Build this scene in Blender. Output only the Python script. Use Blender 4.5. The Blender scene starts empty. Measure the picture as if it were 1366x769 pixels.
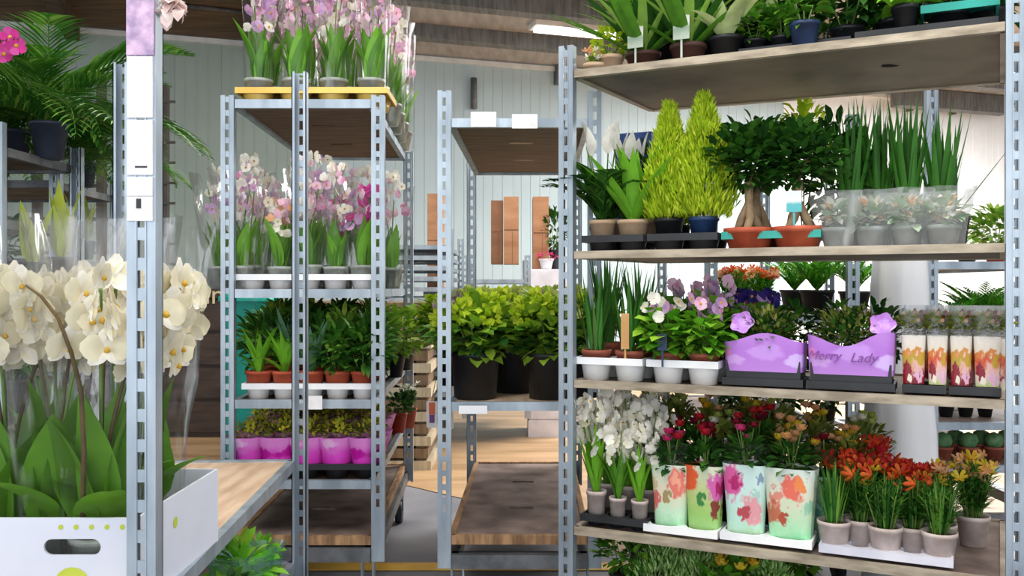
import bpy, math, random
from mathutils import Vector as V
R = random.Random(7)
PI = math.pi
# ------------------------------------------------------------------ camera, world, lights, exposure
sc = bpy.context.scene
CAMZ, F = 1.2, 1200.0
cd = bpy.data.cameras.new('camera'); cam = bpy.data.objects.new('camera', cd)
sc.collection.objects.link(cam); sc.camera = cam
cam.location = (0, 0, CAMZ); cam.rotation_euler = (PI/2, 0, 0)
cd.sensor_width = 36; cd.lens = F/1366*36; cd.clip_start = .05; cd.clip_end = 200
wd = bpy.data.worlds.new('world'); sc.world = wd; wd.use_nodes = True
bg = wd.node_tree.nodes['Background']; bg.inputs[0].default_value = (.86, .93, 1, 1); bg.inputs[1].default_value = 1.0
def area(name, loc, rot, sx, sy, w, col=(1, 1, 1)):
    l = bpy.data.lights.new(name, 'AREA'); l.shape = 'RECTANGLE'; l.size = sx; l.size_y = sy; l.energy = w; l.color = col
    o = bpy.data.objects.new(name, l); sc.collection.objects.link(o); o.location = loc; o.rotation_euler = rot; return o
area('fill_lamp_near', (.3, 1.2, 3.9), (0, 0, 0), 5, 2.2, 150, (1, .98, .95))  # added unseen lamp over the near trolleys, the roof has no opening
area('fill_lamp_aisle', (-.2, 5.6, 3.85), (0, 0, .3), 6, 1.2, 170, (1, .97, .92))  # unseen lamp added to light the aisle from above
area('fill_lamp_right', (5.2, 9.2, 3.85), (0, 0, .3), 5, 2.5, 800, (1, 1, 1))  # unseen lamp added to brighten the right end of the back wall
area('fill_lamp_front', (-1.5, -2.6, 2.2), (math.radians(78), 0, 0), 7, 3, 105, (.93, .97, 1))  # added lamp behind the camera giving soft frontal fill
vs = sc.view_settings; vs.view_transform = 'Standard'; vs.look = 'None'; vs.gamma = 1; vs.use_curve_mapping = False; vs.exposure = .35
sc.cycles.transparent_max_bounces = 16; sc.cycles.max_bounces = 6

# ------------------------------------------------------------------ materials
def lin(c):
    if isinstance(c, str):
        c = [int(c[i:i+2], 16)/255 for i in (0, 2, 4)]
        c = [x/12.92 if x <= .04045 else ((x+.055)/1.055)**2.4 for x in c]
    return (c[0], c[1], c[2], 1)
MC = {}
def nodes(name):
    m = bpy.data.materials.new(name); m.use_nodes = True
    nt = m.node_tree; return m, nt, nt.nodes['Principled BSDF']
def ramp(nt, fac, stops):
    r = nt.nodes.new('ShaderNodeValToRGB'); e = r.color_ramp.elements
    while len(e) < len(stops): e.new(.5)
    for k, (p, c) in enumerate(stops): e[k].position = p; e[k].color = lin(c)
    nt.links.new(fac, r.inputs[0]); return r.outputs[0]
def noise(nt, scale, detail=3, coord='Object', stretch=None, out='Fac'):
    tc = nt.nodes.new('ShaderNodeTexCoord'); n = nt.nodes.new('ShaderNodeTexNoise')
    n.inputs['Scale'].default_value = scale; n.inputs['Detail'].default_value = detail
    src = tc.outputs[coord]
    if stretch:
        mp = nt.nodes.new('ShaderNodeMapping'); mp.inputs['Scale'].default_value = stretch
        nt.links.new(src, mp.inputs[0]); src = mp.outputs[0]
    nt.links.new(src, n.inputs['Vector']); return n.outputs[out]
def bump(nt, b, h, strength=.3, dist=.01):
    n = nt.nodes.new('ShaderNodeBump'); n.inputs['Strength'].default_value = strength; n.inputs['Distance'].default_value = dist
    nt.links.new(h, n.inputs['Height']); nt.links.new(n.outputs[0], b.inputs['Normal'])
def mat(name, c, c2=None, rough=.5, metal=0, sc_=8, stretch=None, bmp=0, detail=4, emit=0, lo=.35, hi=.65):
    if name in MC: return MC[name]
    m, nt, b = nodes(name)
    b.inputs['Roughness'].default_value = rough; b.inputs['Metallic'].default_value = metal
    f = noise(nt, sc_, detail, stretch=stretch)
    nt.links.new(ramp(nt, f, [(lo, c), (hi, c2 or c)]), b.inputs['Base Color'])
    if bmp: bump(nt, b, f, bmp)
    if emit: b.inputs['Emission Color'].default_value = lin(c); b.inputs['Emission Strength'].default_value = emit
    MC[name] = m; return m
def leafm(name, c1, c2, c3=None, rough=.42, tr=.2):
    if name in MC: return MC[name]
    m, nt, b = nodes(name)
    g = nt.nodes.new('ShaderNodeNewGeometry')
    st = [(0, c1), (1, c2)] if not c3 else [(0, c1), (.55, c2), (1, c3)]
    col = ramp(nt, g.outputs['Random Per Island'], st)
    n = noise(nt, 25, 2)
    hs = nt.nodes.new('ShaderNodeHueSaturation'); mr = nt.nodes.new('ShaderNodeMapRange')
    mr.inputs[3].default_value = .6; mr.inputs[4].default_value = 1.3
    nt.links.new(n, mr.inputs[0]); nt.links.new(mr.outputs[0], hs.inputs['Value']); nt.links.new(col, hs.inputs['Color'])
    nt.links.new(hs.outputs[0], b.inputs['Base Color']); b.inputs['Roughness'].default_value = rough+.1; b.inputs['Specular IOR Level'].default_value = .3
    t = nt.nodes.new('ShaderNodeBsdfTranslucent'); nt.links.new(hs.outputs[0], t.inputs[0])
    mx = nt.nodes.new('ShaderNodeMixShader'); mx.inputs[0].default_value = tr
    nt.links.new(b.outputs[0], mx.inputs[1]); nt.links.new(t.outputs[0], mx.inputs[2])
    nt.links.new(mx.outputs[0], nt.nodes['Material Output'].inputs[0])
    MC[name] = m; return m
def film(name, tint='ffffff', milky=.008, streak=.4):
    if name in MC: return MC[name]
    m, nt, b = nodes(name); nt.nodes.remove(b)
    tr = nt.nodes.new('ShaderNodeBsdfTransparent'); tr.inputs[0].default_value = lin(tint)
    gl = nt.nodes.new('ShaderNodeBsdfGlossy'); gl.inputs['Roughness'].default_value = .12
    df = nt.nodes.new('ShaderNodeBsdfTranslucent'); df.inputs[0].default_value = lin(tint)
    d2 = nt.nodes.new('ShaderNodeBsdfDiffuse'); d2.inputs[0].default_value = lin(tint)
    lw = nt.nodes.new('ShaderNodeLayerWeight'); lw.inputs[0].default_value = .25
    n = noise(nt, 9, 3, stretch=(1, 1, .22))
    bp = nt.nodes.new('ShaderNodeBump'); bp.inputs['Strength'].default_value = .7; bp.inputs['Distance'].default_value = .03
    nt.links.new(n, bp.inputs['Height'])
    for k in (gl, lw): nt.links.new(bp.outputs[0], k.inputs['Normal'])
    a = nt.nodes.new('ShaderNodeAddShader')
    mm = nt.nodes.new('ShaderNodeMixShader'); mm.inputs[0].default_value = .5
    nt.links.new(df.outputs[0], mm.inputs[1]); nt.links.new(d2.outputs[0], mm.inputs[2])
    r = nt.nodes.new('ShaderNodeMapRange'); r.inputs[1].default_value = .62; r.inputs[2].default_value = .70
    r.inputs[3].default_value = milky; r.inputs[4].default_value = streak
    nt.links.new(n, r.inputs[0])
    m1 = nt.nodes.new('ShaderNodeMixShader'); nt.links.new(r.outputs[0], m1.inputs[0])
    nt.links.new(tr.outputs[0], m1.inputs[1]); nt.links.new(mm.outputs[0], m1.inputs[2])
    r2 = nt.nodes.new('ShaderNodeMapRange'); r2.inputs[3].default_value = .012; r2.inputs[4].default_value = .3
    nt.links.new(lw.outputs['Fresnel'], r2.inputs[0])
    m2 = nt.nodes.new('ShaderNodeMixShader'); nt.links.new(r2.outputs[0], m2.inputs[0])
    nt.links.new(m1.outputs[0], m2.inputs[1]); nt.links.new(gl.outputs[0], m2.inputs[2])
    nt.links.new(m2.outputs[0], nt.nodes['Material Output'].inputs[0])
    MC[name] = m; return m
def printm(name, grad, blobs, nscale=6, warp=.25, coordz='Z'):
    """flat print: vertical colour gradient plus coloured flower blots, on generated coordinates"""
    if name in MC: return MC[name]
    m, nt, b = nodes(name); L = nt.links
    tc = nt.nodes.new('ShaderNodeTexCoord'); nz = nt.nodes.new('ShaderNodeTexNoise'); nz.inputs['Scale'].default_value = nscale
    L.new(tc.outputs['Generated'], nz.inputs['Vector'])
    sub = nt.nodes.new('ShaderNodeVectorMath'); sub.operation = 'SUBTRACT'; sub.inputs[1].default_value = (.5, .5, .5)
    L.new(nz.outputs['Color'], sub.inputs[0])
    scl = nt.nodes.new('ShaderNodeVectorMath'); scl.operation = 'SCALE'; scl.inputs['Scale'].default_value = warp
    L.new(sub.outputs[0], scl.inputs[0])
    add = nt.nodes.new('ShaderNodeVectorMath'); L.new(tc.outputs['Generated'], add.inputs[0]); L.new(scl.outputs[0], add.inputs[1])
    sp = nt.nodes.new('ShaderNodeSeparateXYZ'); L.new(add.outputs[0], sp.inputs[0])
    col = ramp(nt, sp.outputs['Z'], grad)
    cb = nt.nodes.new('ShaderNodeCombineXYZ'); L.new(sp.outputs['X'], cb.inputs[0]); L.new(sp.outputs['Z'], cb.inputs[2])
    for (x, z, r, c) in blobs:
        d = nt.nodes.new('ShaderNodeVectorMath'); d.operation = 'DISTANCE'; d.inputs[1].default_value = (x, 0, z)
        L.new(cb.outputs[0], d.inputs[0])
        mr = nt.nodes.new('ShaderNodeMapRange'); mr.inputs[1].default_value = r; mr.inputs[2].default_value = r*.75
        L.new(d.outputs['Value'], mr.inputs[0])
        mx = nt.nodes.new('ShaderNodeMix'); mx.data_type = 'RGBA'
        L.new(mr.outputs[0], mx.inputs[0]); L.new(col, mx.inputs[6]); mx.inputs[7].default_value = lin(c)
        col = mx.outputs[2]
    L.new(col, b.inputs['Base Color']); b.inputs['Roughness'].default_value = .35
    MC[name] = m; return m

galv = mat('galvanised_steel', '8f9ba6', 'b4bfc9', .42, .55, 14, (1, 1, .3), .05)
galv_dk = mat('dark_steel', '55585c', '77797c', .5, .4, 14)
rim_tan = mat('weathered_rim', '8c7f6c', 'beb09a', .5, .3, 9, (1, 1, 4))
ply = mat('worn_plywood', '5b4330', '7a6048', .7, 0, 6, (1, 8, 1), .1)
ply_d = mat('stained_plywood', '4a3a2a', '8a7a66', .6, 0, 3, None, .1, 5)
ply_l = mat('pale_plywood', 'c4a284', 'e2c6a8', .5, 0, 5, (6, 1, 1), .05)
base_w = mat('dirty_board', '5d4c46', '8d7b72', .7, 0, 7, None, .2, 6)
soil_m = mat('potting_soil', '1d130c', '3a2a1c', .95, 0, 60, None, .6)
blackp = mat('black_plastic', '16171a', '25272b', .45, 0, 10)
navyp = mat('navy_plastic', '1e2c4a', '33507e', .35, 0, 10)
whitep = mat('white_plastic', 'e4e6ea', 'f8f8f8', .35, 0, 6)
tealp = mat('teal_plastic', '0c8a7c', '1fa595', .35, 0, 6)
yellowp = mat('yellow_plastic', 'd9b04c', 'ecc968', .45, 0, 6)
terra = mat('terracotta', 'a8452b', 'c8603f', .7, 0, 14, None, .05)
terra_b = mat('brown_terracotta', '8a4632', 'a85c46', .7, 0, 14, None, .05)
beigep = mat('beige_pot', 'c0a080', 'dcc0a0', .6, 0, 14)
greyp = mat('pale_pink_pot', 'b9a79e', 'dccdc6', .6, 0, 18)
clearpot = mat('clear_pot', '8a8f86', 'b4b9b2', .2, 0, 20)
paper = mat('white_paper', 'e9e6e6', 'f7f4f6', .7, 0, 30)
stem_m = mat('stem_green', '4a6a28', '6f8c3c', .5, 0, 20)
stem_b = mat('stem_brown', '4a3a22', '6b5530', .6, 0, 20)
twig = mat('pale_bark', '8d7355', 'b79b78', .8, 0, 30, None, .3)
cello = film('cellophane')
cello_m = film('cellophane_milky', 'f8faff', .09, .6)
cello_t = film('cellophane_teal', 'cdf0e4', .15, .5)
# foliage
Lf = dict(
 dark=leafm('leaf_dark', '1a4014', '2c5e1c', '4c8028'), mid=leafm('leaf_mid', '356e1c', '569228', '86b43a'),
 bright=leafm('leaf_bright', '4c9c1c', '78bc30', 'a8d440'), orchid=leafm('leaf_orchid', '3f7a1c', '62992a', '94bc40', .3, .25),
 lime=leafm('leaf_lime', '9cc21c', 'c4dc2e', 'e4ee4e', .5, .35), olive=leafm('leaf_olive', '5a6a2a', '7f8c3a', 'a8aa50'),
 yellow=leafm('leaf_yellow', 'c8c02c', 'e6d84a', 'a6b432'), grass=leafm('leaf_grass', '23591c', '3c7c2a', '7aa83c'),
 snake=leafm('leaf_snake', '2b5a2c', '4b7a36', 'b4b84c'), blue=leafm('leaf_blue', '3d6a52', '5f8c6c', '93b290'),
 hyd=leafm('leaf_hydrangea', '76a82c', 'a8cc40', '4a8a2a'), fern=leafm('leaf_fern', '2f8a1e', '58b32a', '90d43c'),
 brown=leafm('leaf_brown', '5a4a2c', '7c6a3e', '4a5a2a'))
Pt = dict(
 white=leafm('petal_white', 'fdf9ec', 'fffdf6', 'f6efcf', .5, .35), cream=leafm('petal_cream', 'fbf6e2', 'fefaf0', 'f3ebcc', .5, .3),
 pink=leafm('petal_pink', 'f0b8d8', 'f8d8e8', 'e48cc0', .5, .35), mag=leafm('petal_magenta', 'd0248c', 'e85cb4', 'b8187c', .5, .3),
 lilac=leafm('petal_lilac', 'b48cc4', 'd8b4dc', 'e8a4cc', .5, .3), orange=leafm('petal_orange', 'e8501c', 'f07a30', 'c8301c', .5, .25),
 red=leafm('petal_red', 'b01c1c', 'e03838', 'c41440', .5, .25), dred=leafm('petal_dark_red', '4c0c14', '7c1624', '981c38', .5, .2),
 yellow=leafm('petal_yellow', 'e8c020', 'f4dc50', 'f0a820', .5, .25), purple=leafm('petal_dark_purple', '1c1450', '302074', '4a3490', .5, .2),
 peach=leafm('petal_peach', 'f0a878', 'f8c89c', 'f4b060', .5, .3), mauve=leafm('petal_mauve', 'a08a9c', 'c4a8b0', '98a878', .5, .3),
 grn=leafm('petal_green', 'b4c458', 'd4dc84', 'a4b84c', .5, .3), hot=leafm('petal_hot_pink', 'e0307c', 'f05898', 'c82060', .5, .3),
 core=leafm('flower_core', 'd8b020', 'c88418', 'e0c848', .5, .1))

# ------------------------------------------------------------------ mesh helpers
class MB:
    def __init__(s): s.v = []; s.f = []; s.mi = []; s.mats = []; s.smooth = []
    def m(s, m):
        if m not in s.mats: s.mats.append(m)
        s.cur = s.mats.index(m); return s
    def add(s, vs, fs, smooth=False):
        b = len(s.v); s.v += [tuple(p) for p in vs]
        for f in fs: s.f.append([b+i for i in f]); s.mi.append(s.cur); s.smooth.append(smooth)
    def hexa(s, p):
        s.add(p, [(0, 3, 2, 1), (4, 5, 6, 7), (0, 1, 5, 4), (1, 2, 6, 5), (2, 3, 7, 6), (3, 0, 4, 7)])
    def box(s, x0, x1, y0, y1, z0, z1):
        s.hexa([(x0, y0, z0), (x1, y0, z0), (x1, y1, z0), (x0, y1, z0), (x0, y0, z1), (x1, y0, z1), (x1, y1, z1), (x0, y1, z1)])
    def beam(s, p, q, w, h):
        """horizontal beam p->q (top centre line), width w, height h downward"""
        p = V(p); q = V(q); d = q-p; n = V((-d.y, d.x, 0)).normalized()*(w/2); u = V((0, 0, -h))
        s.hexa([p-n+u, p+n+u, q+n+u, q-n+u, p-n, p+n, q+n, q-n][:4] + [p-n, p+n, q+n, q-n])
    def tube(s, pts, rad, n=6, cap=True):
        pts = [V(p) for p in pts]; vs = []; fs = []
        if not isinstance(rad, (list, tuple)): rad = [rad]*len(pts)
        for i, p in enumerate(pts):
            d = (pts[min(i+1, len(pts)-1)]-pts[max(i-1, 0)]).normalized()
            a = d.cross(V((0, 1, 0)) if abs(d.y) < .8 else V((1, 0, 0))).normalized(); b = d.cross(a)
            for k in range(n):
                t = 2*PI*k/n; vs.append(p+(a*math.cos(t)+b*math.sin(t))*rad[i])
        for i in range(len(pts)-1):
            for k in range(n):
                k2 = (k+1) % n; fs.append((i*n+k, i*n+k2, (i+1)*n+k2, (i+1)*n+k))
        if cap: fs.append(tuple(range(n-1, -1, -1))); fs.append(tuple((len(pts)-1)*n+k for k in range(n)))
        s.add(vs, fs, True)
    def lathe(s, prof, n=16, c=(0, 0, 0), jit=0, sq=0, yr=1):
        vs = []; fs = []
        ph = [1+R.uniform(-jit, jit) for _ in range(n)]
        for (r, z) in prof:
            for k in range(n):
                t = 2*PI*k/n+(PI/n); q = 1
                if sq: q = 1/max(abs(math.cos(t)), abs(math.sin(t)))**sq
                rr = r*ph[k]*q*(1+R.uniform(-jit, jit)*.5)
                vs.append((c[0]+rr*math.cos(t), c[1]+rr*yr*math.sin(t), c[2]+z))
        for i in range(len(prof)-1):
            for k in range(n):
                k2 = (k+1) % n; fs.append((i*n+k, i*n+k2, (i+1)*n+k2, (i+1)*n+k))
        s.add(vs, fs, True)
    def leaf(s, p, yaw, pitch, L, W, bend=.8, n=4, fold=.25, tip=1.0, roll=0, tipw=0.0):
        """blade from p; pitch = elevation at the base, bending down by 'bend' rad over its length"""
        p = V(p); cy, sy = math.cos(yaw), math.sin(yaw); vs = []; fs = []
        side = V((-sy, cy, 0)); step = L/n
        for i in range(n+1):
            t = i/n; e = pitch-bend*t
            d = V((math.cos(e)*cy, math.cos(e)*sy, math.sin(e))); up = V((-math.sin(e)*cy, -math.sin(e)*sy, math.cos(e)))
            sd = side*math.cos(roll)+up*math.sin(roll)
            w = W/2*(math.sin(PI*min(1, (t*.9+.1))**tip)) if t < 1 else W/2*tipw
            if i == 0: w = W*.15
            vs += [p+sd*w+up*w*fold, p, p-sd*w+up*w*fold]
            p = p+d*step
        for i in range(n):
            a = i*3; fs += [(a, a+1, a+4, a+3), (a+1, a+2, a+5, a+4)]
        s.add(vs, fs, True)
    def leaf2(s, p, d, up, L, W):
        """tiny two-triangle leaf (a rhombus)"""
        sd = d.cross(up).normalized()*(W/2); s.add([p, p+d*L*.45+sd, p+d*L, p+d*L*.45-sd], [(0, 1, 2, 3)])
    def mesh(s, name):
        me = bpy.data.meshes.new(name); me.from_pydata(s.v, [], s.f)
        for m in s.mats: me.materials.append(m)
        me.polygons.foreach_set('material_index', s.mi); me.polygons.foreach_set('use_smooth', s.smooth)
        me.update(); return me
COL = sc.collection
def link(name, data, parent=None, loc=(0, 0, 0)):
    o = bpy.data.objects.new(name, data); COL.objects.link(o); o.location = loc
    if parent: o.parent = parent
    return o
def struct(name, mb):
    o = link(name, mb.mesh(name)); o['kind'] = 'structure'; return o
USED = set()
def tag(o, cat, label, group=None):
    if len(label.split()) > 16 or label in USED: print('BADLABEL', len(label.split()), label)
    USED.add(label)
    o['label'] = label; o['category'] = cat
    if group: o['group'] = group
    return o
class T:
    """template: parts with shared meshes, placed any number of times"""
    def __init__(s, name, cat): s.name = name; s.cat = cat; s.parts = []
    def add(s, name, mb, parent=None, label=None, stuff=False, loc=(0, 0, 0), rot=None, sc_=None):
        me = mb.mesh(name) if isinstance(mb, MB) else mb
        s.parts.append((name, me, parent, label, stuff, loc, rot, sc_)); return len(s.parts)-1
    def put(s, loc, label, rz=0, scale=1, group=None, name=None):
        nm = name or s.name; sc3 = scale if isinstance(scale, tuple) else (scale,)*3
        if len(s.parts) == 1:
            r = link(nm, s.parts[0][1], None, loc)
        else:
            r = link(nm, None, None, loc); r.empty_display_size = .05; objs = []
            for (n, me, par, lb, st, l, ro, sp) in s.parts:
                o = link(n, me, r if par is None else objs[par], l)
                if ro: o.rotation_euler = ro
                if sp: o.scale = (sp,)*3
                if lb: o['label'] = lb
                if st: o['kind'] = 'stuff'
                objs.append(o)
        r.rotation_euler = (0, 0, rz); r.scale = sc3; tag(r, s.cat, label, group); return r
def X(px, Z): return (px-683)*Z/F
def H(py, Z): return CAMZ-(py-384)*Z/F
# ------------------------------------------------------------------ the hall
wn = math.radians(18.3); WD = V((math.cos(wn), math.sin(wn), 0)); WN = V((math.sin(wn), -math.cos(wn), 0)); W0 = V((0, 11.39, 0))
def wp(s, d, z): p = W0+WD*s+WN*d; return V((p.x, p.y, z))
def wbox(mb, s0, s1, d0, d1, z0, z1):
    mb.hexa([wp(s0, d1, z0), wp(s1, d1, z0), wp(s1, d0, z0), wp(s0, d0, z0), wp(s0, d1, z1), wp(s1, d1, z1), wp(s1, d0, z1), wp(s0, d0, z1)])
conc = mat('concrete_floor', '6f7078', '8e8d92', .55, 0, 1.6, None, .05, 8)
tanf = mat('tan_floor', '9c7c58', 'c09e78', .45, 0, 1.2, (1, 5, 1), .03, 6)
mb = MB().m(conc); mb.box(-14, 16, -4, 19, -.1, 0); fl = struct('floor', mb)
mb = MB().m(tanf)
mb.add([(-9, 5.9, .004), (-.9, 5.7, .004), (.1, 4.75, .004), (.5, 4.05, .004), (7, 3.3, .004), (9, 14, .004), (-9, 9.2, .004)], [(0, 1, 2, 3, 4, 5, 6)])
o = link('floor_coating', mb.mesh('floor_coating'), fl)
mb = MB().m(mat('floor_yellow', 'd9a632', 'eec050', .5)); mb.beam((-1.2, 3.86, .006), (1.3, 3.86, .006), .1, .003)
link('floor_stripe', mb.mesh('floor_stripe'), fl)
wall_b = mat('wall_panel_grey_dim', '94a59c', 'a4b4ac', .45, 0, .6); wall_w = mat('wall_panel_white_lit', 'f2f4f4', 'fcfcfc', .5, 0, 2)  # right panels white with painted daylight, left ones darkened for less light
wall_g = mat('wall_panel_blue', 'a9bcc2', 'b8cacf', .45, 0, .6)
mb = MB().m(mat('wall_core', 'a0aaa8', 'a8b2b0', .6)); wbox(mb, -14, 16, -.25, -.02, 0, 4.0); wl = struct('wall_back', mb)
pan = {}
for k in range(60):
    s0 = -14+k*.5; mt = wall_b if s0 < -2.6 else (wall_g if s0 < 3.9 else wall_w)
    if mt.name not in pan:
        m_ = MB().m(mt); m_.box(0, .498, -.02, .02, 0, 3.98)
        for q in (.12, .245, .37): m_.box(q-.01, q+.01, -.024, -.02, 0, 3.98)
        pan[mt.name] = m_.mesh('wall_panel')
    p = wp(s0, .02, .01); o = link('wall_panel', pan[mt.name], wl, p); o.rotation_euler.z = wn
mb = MB().m(mat('wall_cap', 'd8dcdc', 'e8ecec', .4)); wbox(mb, -14, 16, -.1, .08, 3.975, 4.03); struct('trim_1', mb)
ceil_b = mat('ceiling_brown', '4a3620', '6e5334', .7, 0, 2, (1, 8, 1)); ceil_g = mat('ceiling_beige', '989490', 'b4aeaa', .7, 0, 2, (6, 1, 1))
mb = MB().m(ceil_b); wbox(mb, -14, -2.1, 0, 16, 4.05, 4.2); mb.m(ceil_g); wbox(mb, -2.1, 16, 0, 16, 4.05, 4.2); cl = struct('ceiling', mb)
beamm = mat('roof_beam', '565654', '747472', .6, 0, 4, (8, 1, 1))
for d0, d1, z0, m_ in ((1.15, 1.33, 3.9, beamm), (2.45, 2.62, 3.86, beamm), (4.4, 4.6, 3.8, beamm)):
    mb = MB().m(m_); wbox(mb, -2.0, 16, d0, d1, z0, 4.05); struct('roof_beam', mb)
for s0 in (-9.5, -7.3, -5.1, -3.2):
    mb = MB().m(mat('beam_brown', '33261a', '57432c', .7)); wbox(mb, s0, s0+.14, .1, 5.5, 3.88, 4.05); struct('roof_beam', mb)
for s0 in (.55, 1.15, 6.1, 6.9):
    mb = MB().m(beamm); wbox(mb, s0, s0+.05, .03, .14, 3.8, 4.04); o = struct('roof_bracket', mb)
mb = MB().m(beamm); wbox(mb, 5.6, 7.6, .3, .5, 3.78, 4.04); struct('roof_beam', mb)
def tube_light(s0, s1, d, lab):
    r = link('ceiling_light', None, None, wp(s0, d, 4.0)); tag(r, 'ceiling light', lab, 'strip lights under the hall roof')
    m1 = MB().m(whitep); wbox(m1, s0, s1, d-.12, d+.12, 3.99, 4.05)
    m2 = MB().m(mat('light_diffuser', 'ffffff', 'fbfbff', .4, 0, 2, emit=2.2)); wbox(m2, s0+.05, s1-.05, d-.1, d+.1, 3.965, 3.99)
    for nm, q in (('housing', m1), ('diffuser', m2)):
        for i, v in enumerate(q.v): q.v[i] = tuple(V(v)-r.location)
        link(nm, q.mesh(nm), r)
tube_light(-.35, 1.0, 1.75, 'long white strip light under the roof left of the big right rack')
tube_light(-1.9, -.45, 2.3, 'white strip light higher under the roof behind the wrapped orchids')
tube_light(5.3, 6.6, 1.9, 'white strip light under the roof on the far right')
m_ = MB().m(galv_dk); p0 = W0
r = link('conduit', None, None, (0, 0, 0)); COL.objects.unlink(r); bpy.data.objects.remove(r)
m_.tube([wp(-4.6, 1.9, 4.03), wp(-4.4, 1.6, 4.03), wp(-4.25, 1.25, 4.03), wp(-3.3, 1.2, 4.03)], .018, 6)
o = link('conduit_pipe', m_.mesh('conduit_pipe')); tag(o, 'pipe', 'thin bent conduit pipe under the brown ceiling at left')

# ------------------------------------------------------------------ trolleys
def channel(z0, z1, w=.048, dp=.032, pitch=.05, slot=.013, sh=.029, plain=.0):
    """perforated steel upright with real slots, web towards -Y, centred on the origin"""
    mb = MB().m(galv); t = .003; h = z1-z0
    for sx in (-1, 1):
        a, b = sx*w/2, sx*slot/2; x0, x1 = min(a, b), max(a, b)
        mb.box(x0, x1, -dp/2, -dp/2+t, 0, h)
        xs = sorted((sx*w/2, sx*(w/2-t))); mb.box(xs[0], xs[1], -dp/2+t, dp/2, 0, h)
        xs = sorted((sx*w/2, sx*(w/2-.010))); mb.box(xs[0], xs[1], dp/2-t, dp/2, 0, h)
        xs = sorted((sx*(slot/2), sx*(slot/2+t))); mb.box(xs[0], xs[1], -dp/2-.002, -dp/2, plain, h)
    mb.box(-slot/2, slot/2, -dp/2, -dp/2+t, 0, plain) if plain else None
    z = plain+.02
    mb.box(-slot/2, slot/2, -dp/2, -dp/2+t, plain, z)
    while z+sh < h:
        ze = min(z+pitch, h); mb.box(-slot/2, slot/2, -dp/2, -dp/2+t, z+sh, ze); z += pitch
    return mb
timber = mat('worn_timber', '7c5c40', 'b48c64', .75, 0, 8, (6, 1, 1), .2)
class Trolley:
    def __init__(s, label, FL, FR, BL, BR, z0, z1, shelves, rim=galv, board=ply, name='plant_trolley', posts='abcd', slits=True, base=True, rimh=.032, group=None, post_sc=1, lastrim=None, ztops=None):
        s.c = [V((p[0], p[1], 0)) for p in (FL, FR, BL, BR)]
        ctr = sum(s.c, V((0, 0, 0)))/4; s.root = link(name, None, None, (ctr.x, ctr.y, 0)); tag(s.root, 'trolley', label, group)
        s.ctr = ctr; fl, fr, bl, br = s.c; fd = (fr-fl).normalized(); yaw = math.atan2(fd.y, fd.x); s.yaw = yaw; s.parts = {}
        for i, p in enumerate(s.c):
            if 'abcd'[i] not in posts: continue
            if i > 1: yy = yaw+PI
            else: yy = yaw
            zt = z1 if not ztops else ztops[i]
            o = link('post', channel(z0, zt, plain=.18 if i < 2 else .1).mesh('post'), s.root, (p.x-ctr.x, p.y-ctr.y, z0))
            o.rotation_euler.z = yy; o.scale = (post_sc, post_sc, 1); s.parts['abcd'[i]] = o
        ins = .0; iu = fd*.026; iv = ((bl-fl).normalized())*.0
        q = [fl+iu, fr-iu, bl+iu, br-iu]
        for k, z in enumerate(shelves):
            bd = board if not isinstance(board, dict) else board.get(k, ply)
            mb = MB().m(lastrim if lastrim and k == len(shelves)-1 else rim); P = [V((p.x-ctr.x, p.y-ctr.y, z+.006)) for p in q]
            for a, b in ((0, 1), (2, 3), (0, 2), (1, 3)): mb.beam(P[a], P[b], .022, rimh)
            o = link('shelf', mb.mesh('shelf'), s.root)
            mb = MB().m(bd); us = [0, .4, .6, 1] if slits else [0, 1]; vs_ = [0, .3, .325, .66, .685, 1] if slits else [0, 1]
            def bp(u, v, zz): w = (P[0]*(1-u)+P[1]*u)*(1-v)+(P[2]*(1-u)+P[3]*u)*v; return (w.x, w.y, zz)
            for a in range(len(us)-1):
                for b in range(len(vs_)-1):
                    if slits and a == 1 and b in (1, 3): continue
                    u0, u1, v0, v1 = us[a], us[a+1], vs_[b], vs_[b+1]
                    mb.hexa([bp(u0, v0, z-.014), bp(u1, v0, z-.014), bp(u1, v1, z-.014), bp(u0, v1, z-.014), bp(u0, v0, z), bp(u1, v0, z), bp(u1, v1, z), bp(u0, v1, z)])
            link('shelf_board', mb.mesh('shelf_board'), o)
        if base:
            zb = z0+.05; mb = MB().m(galv_dk); P = [V((p.x-ctr.x, p.y-ctr.y, zb)) for p in q]
            for a, b in ((0, 1), (2, 3), (0, 2), (1, 3)): mb.beam(P[a], P[b], .05, .05)
            bo = link('base_frame', mb.mesh('base_frame'), s.root)
            for i in range(4):
                w = MB().m(blackp); c = P[i]*.93; wr = min(.06, (z0)/2-.012)
                w.tube([(c.x-.016, c.y, wr), (c.x+.016, c.y, wr)], wr, 14); w.m(galv)
                w.box(c.x-.024, c.x-.018, c.y-.02, c.y+.02, wr, z0+.01); w.box(c.x+.018, c.x+.024, c.y-.02, c.y+.02, wr, z0+.01); w.box(c.x-.03, c.x+.03, c.y-.03, c.y+.03, z0-.005, z0+.002)
                link('caster', w.mesh('caster'), s.root)
    def at(s, px, v, z=0):
        a = s.c[0]*(1-v)+s.c[2]*v; b = s.c[1]*(1-v)+s.c[3]*v; k = (px-683)/F; d = b-a
        u = (k*a.y-a.x)/(d.x-k*d.y); p = a+d*u; return (p.x, p.y, z)
    def uv(s, u, v, z=0):
        p = (s.c[0]*(1-u)+s.c[1]*u)*(1-v)+(s.c[2]*(1-u)+s.c[3]*u)*v; return (p.x, p.y, z)
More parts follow.
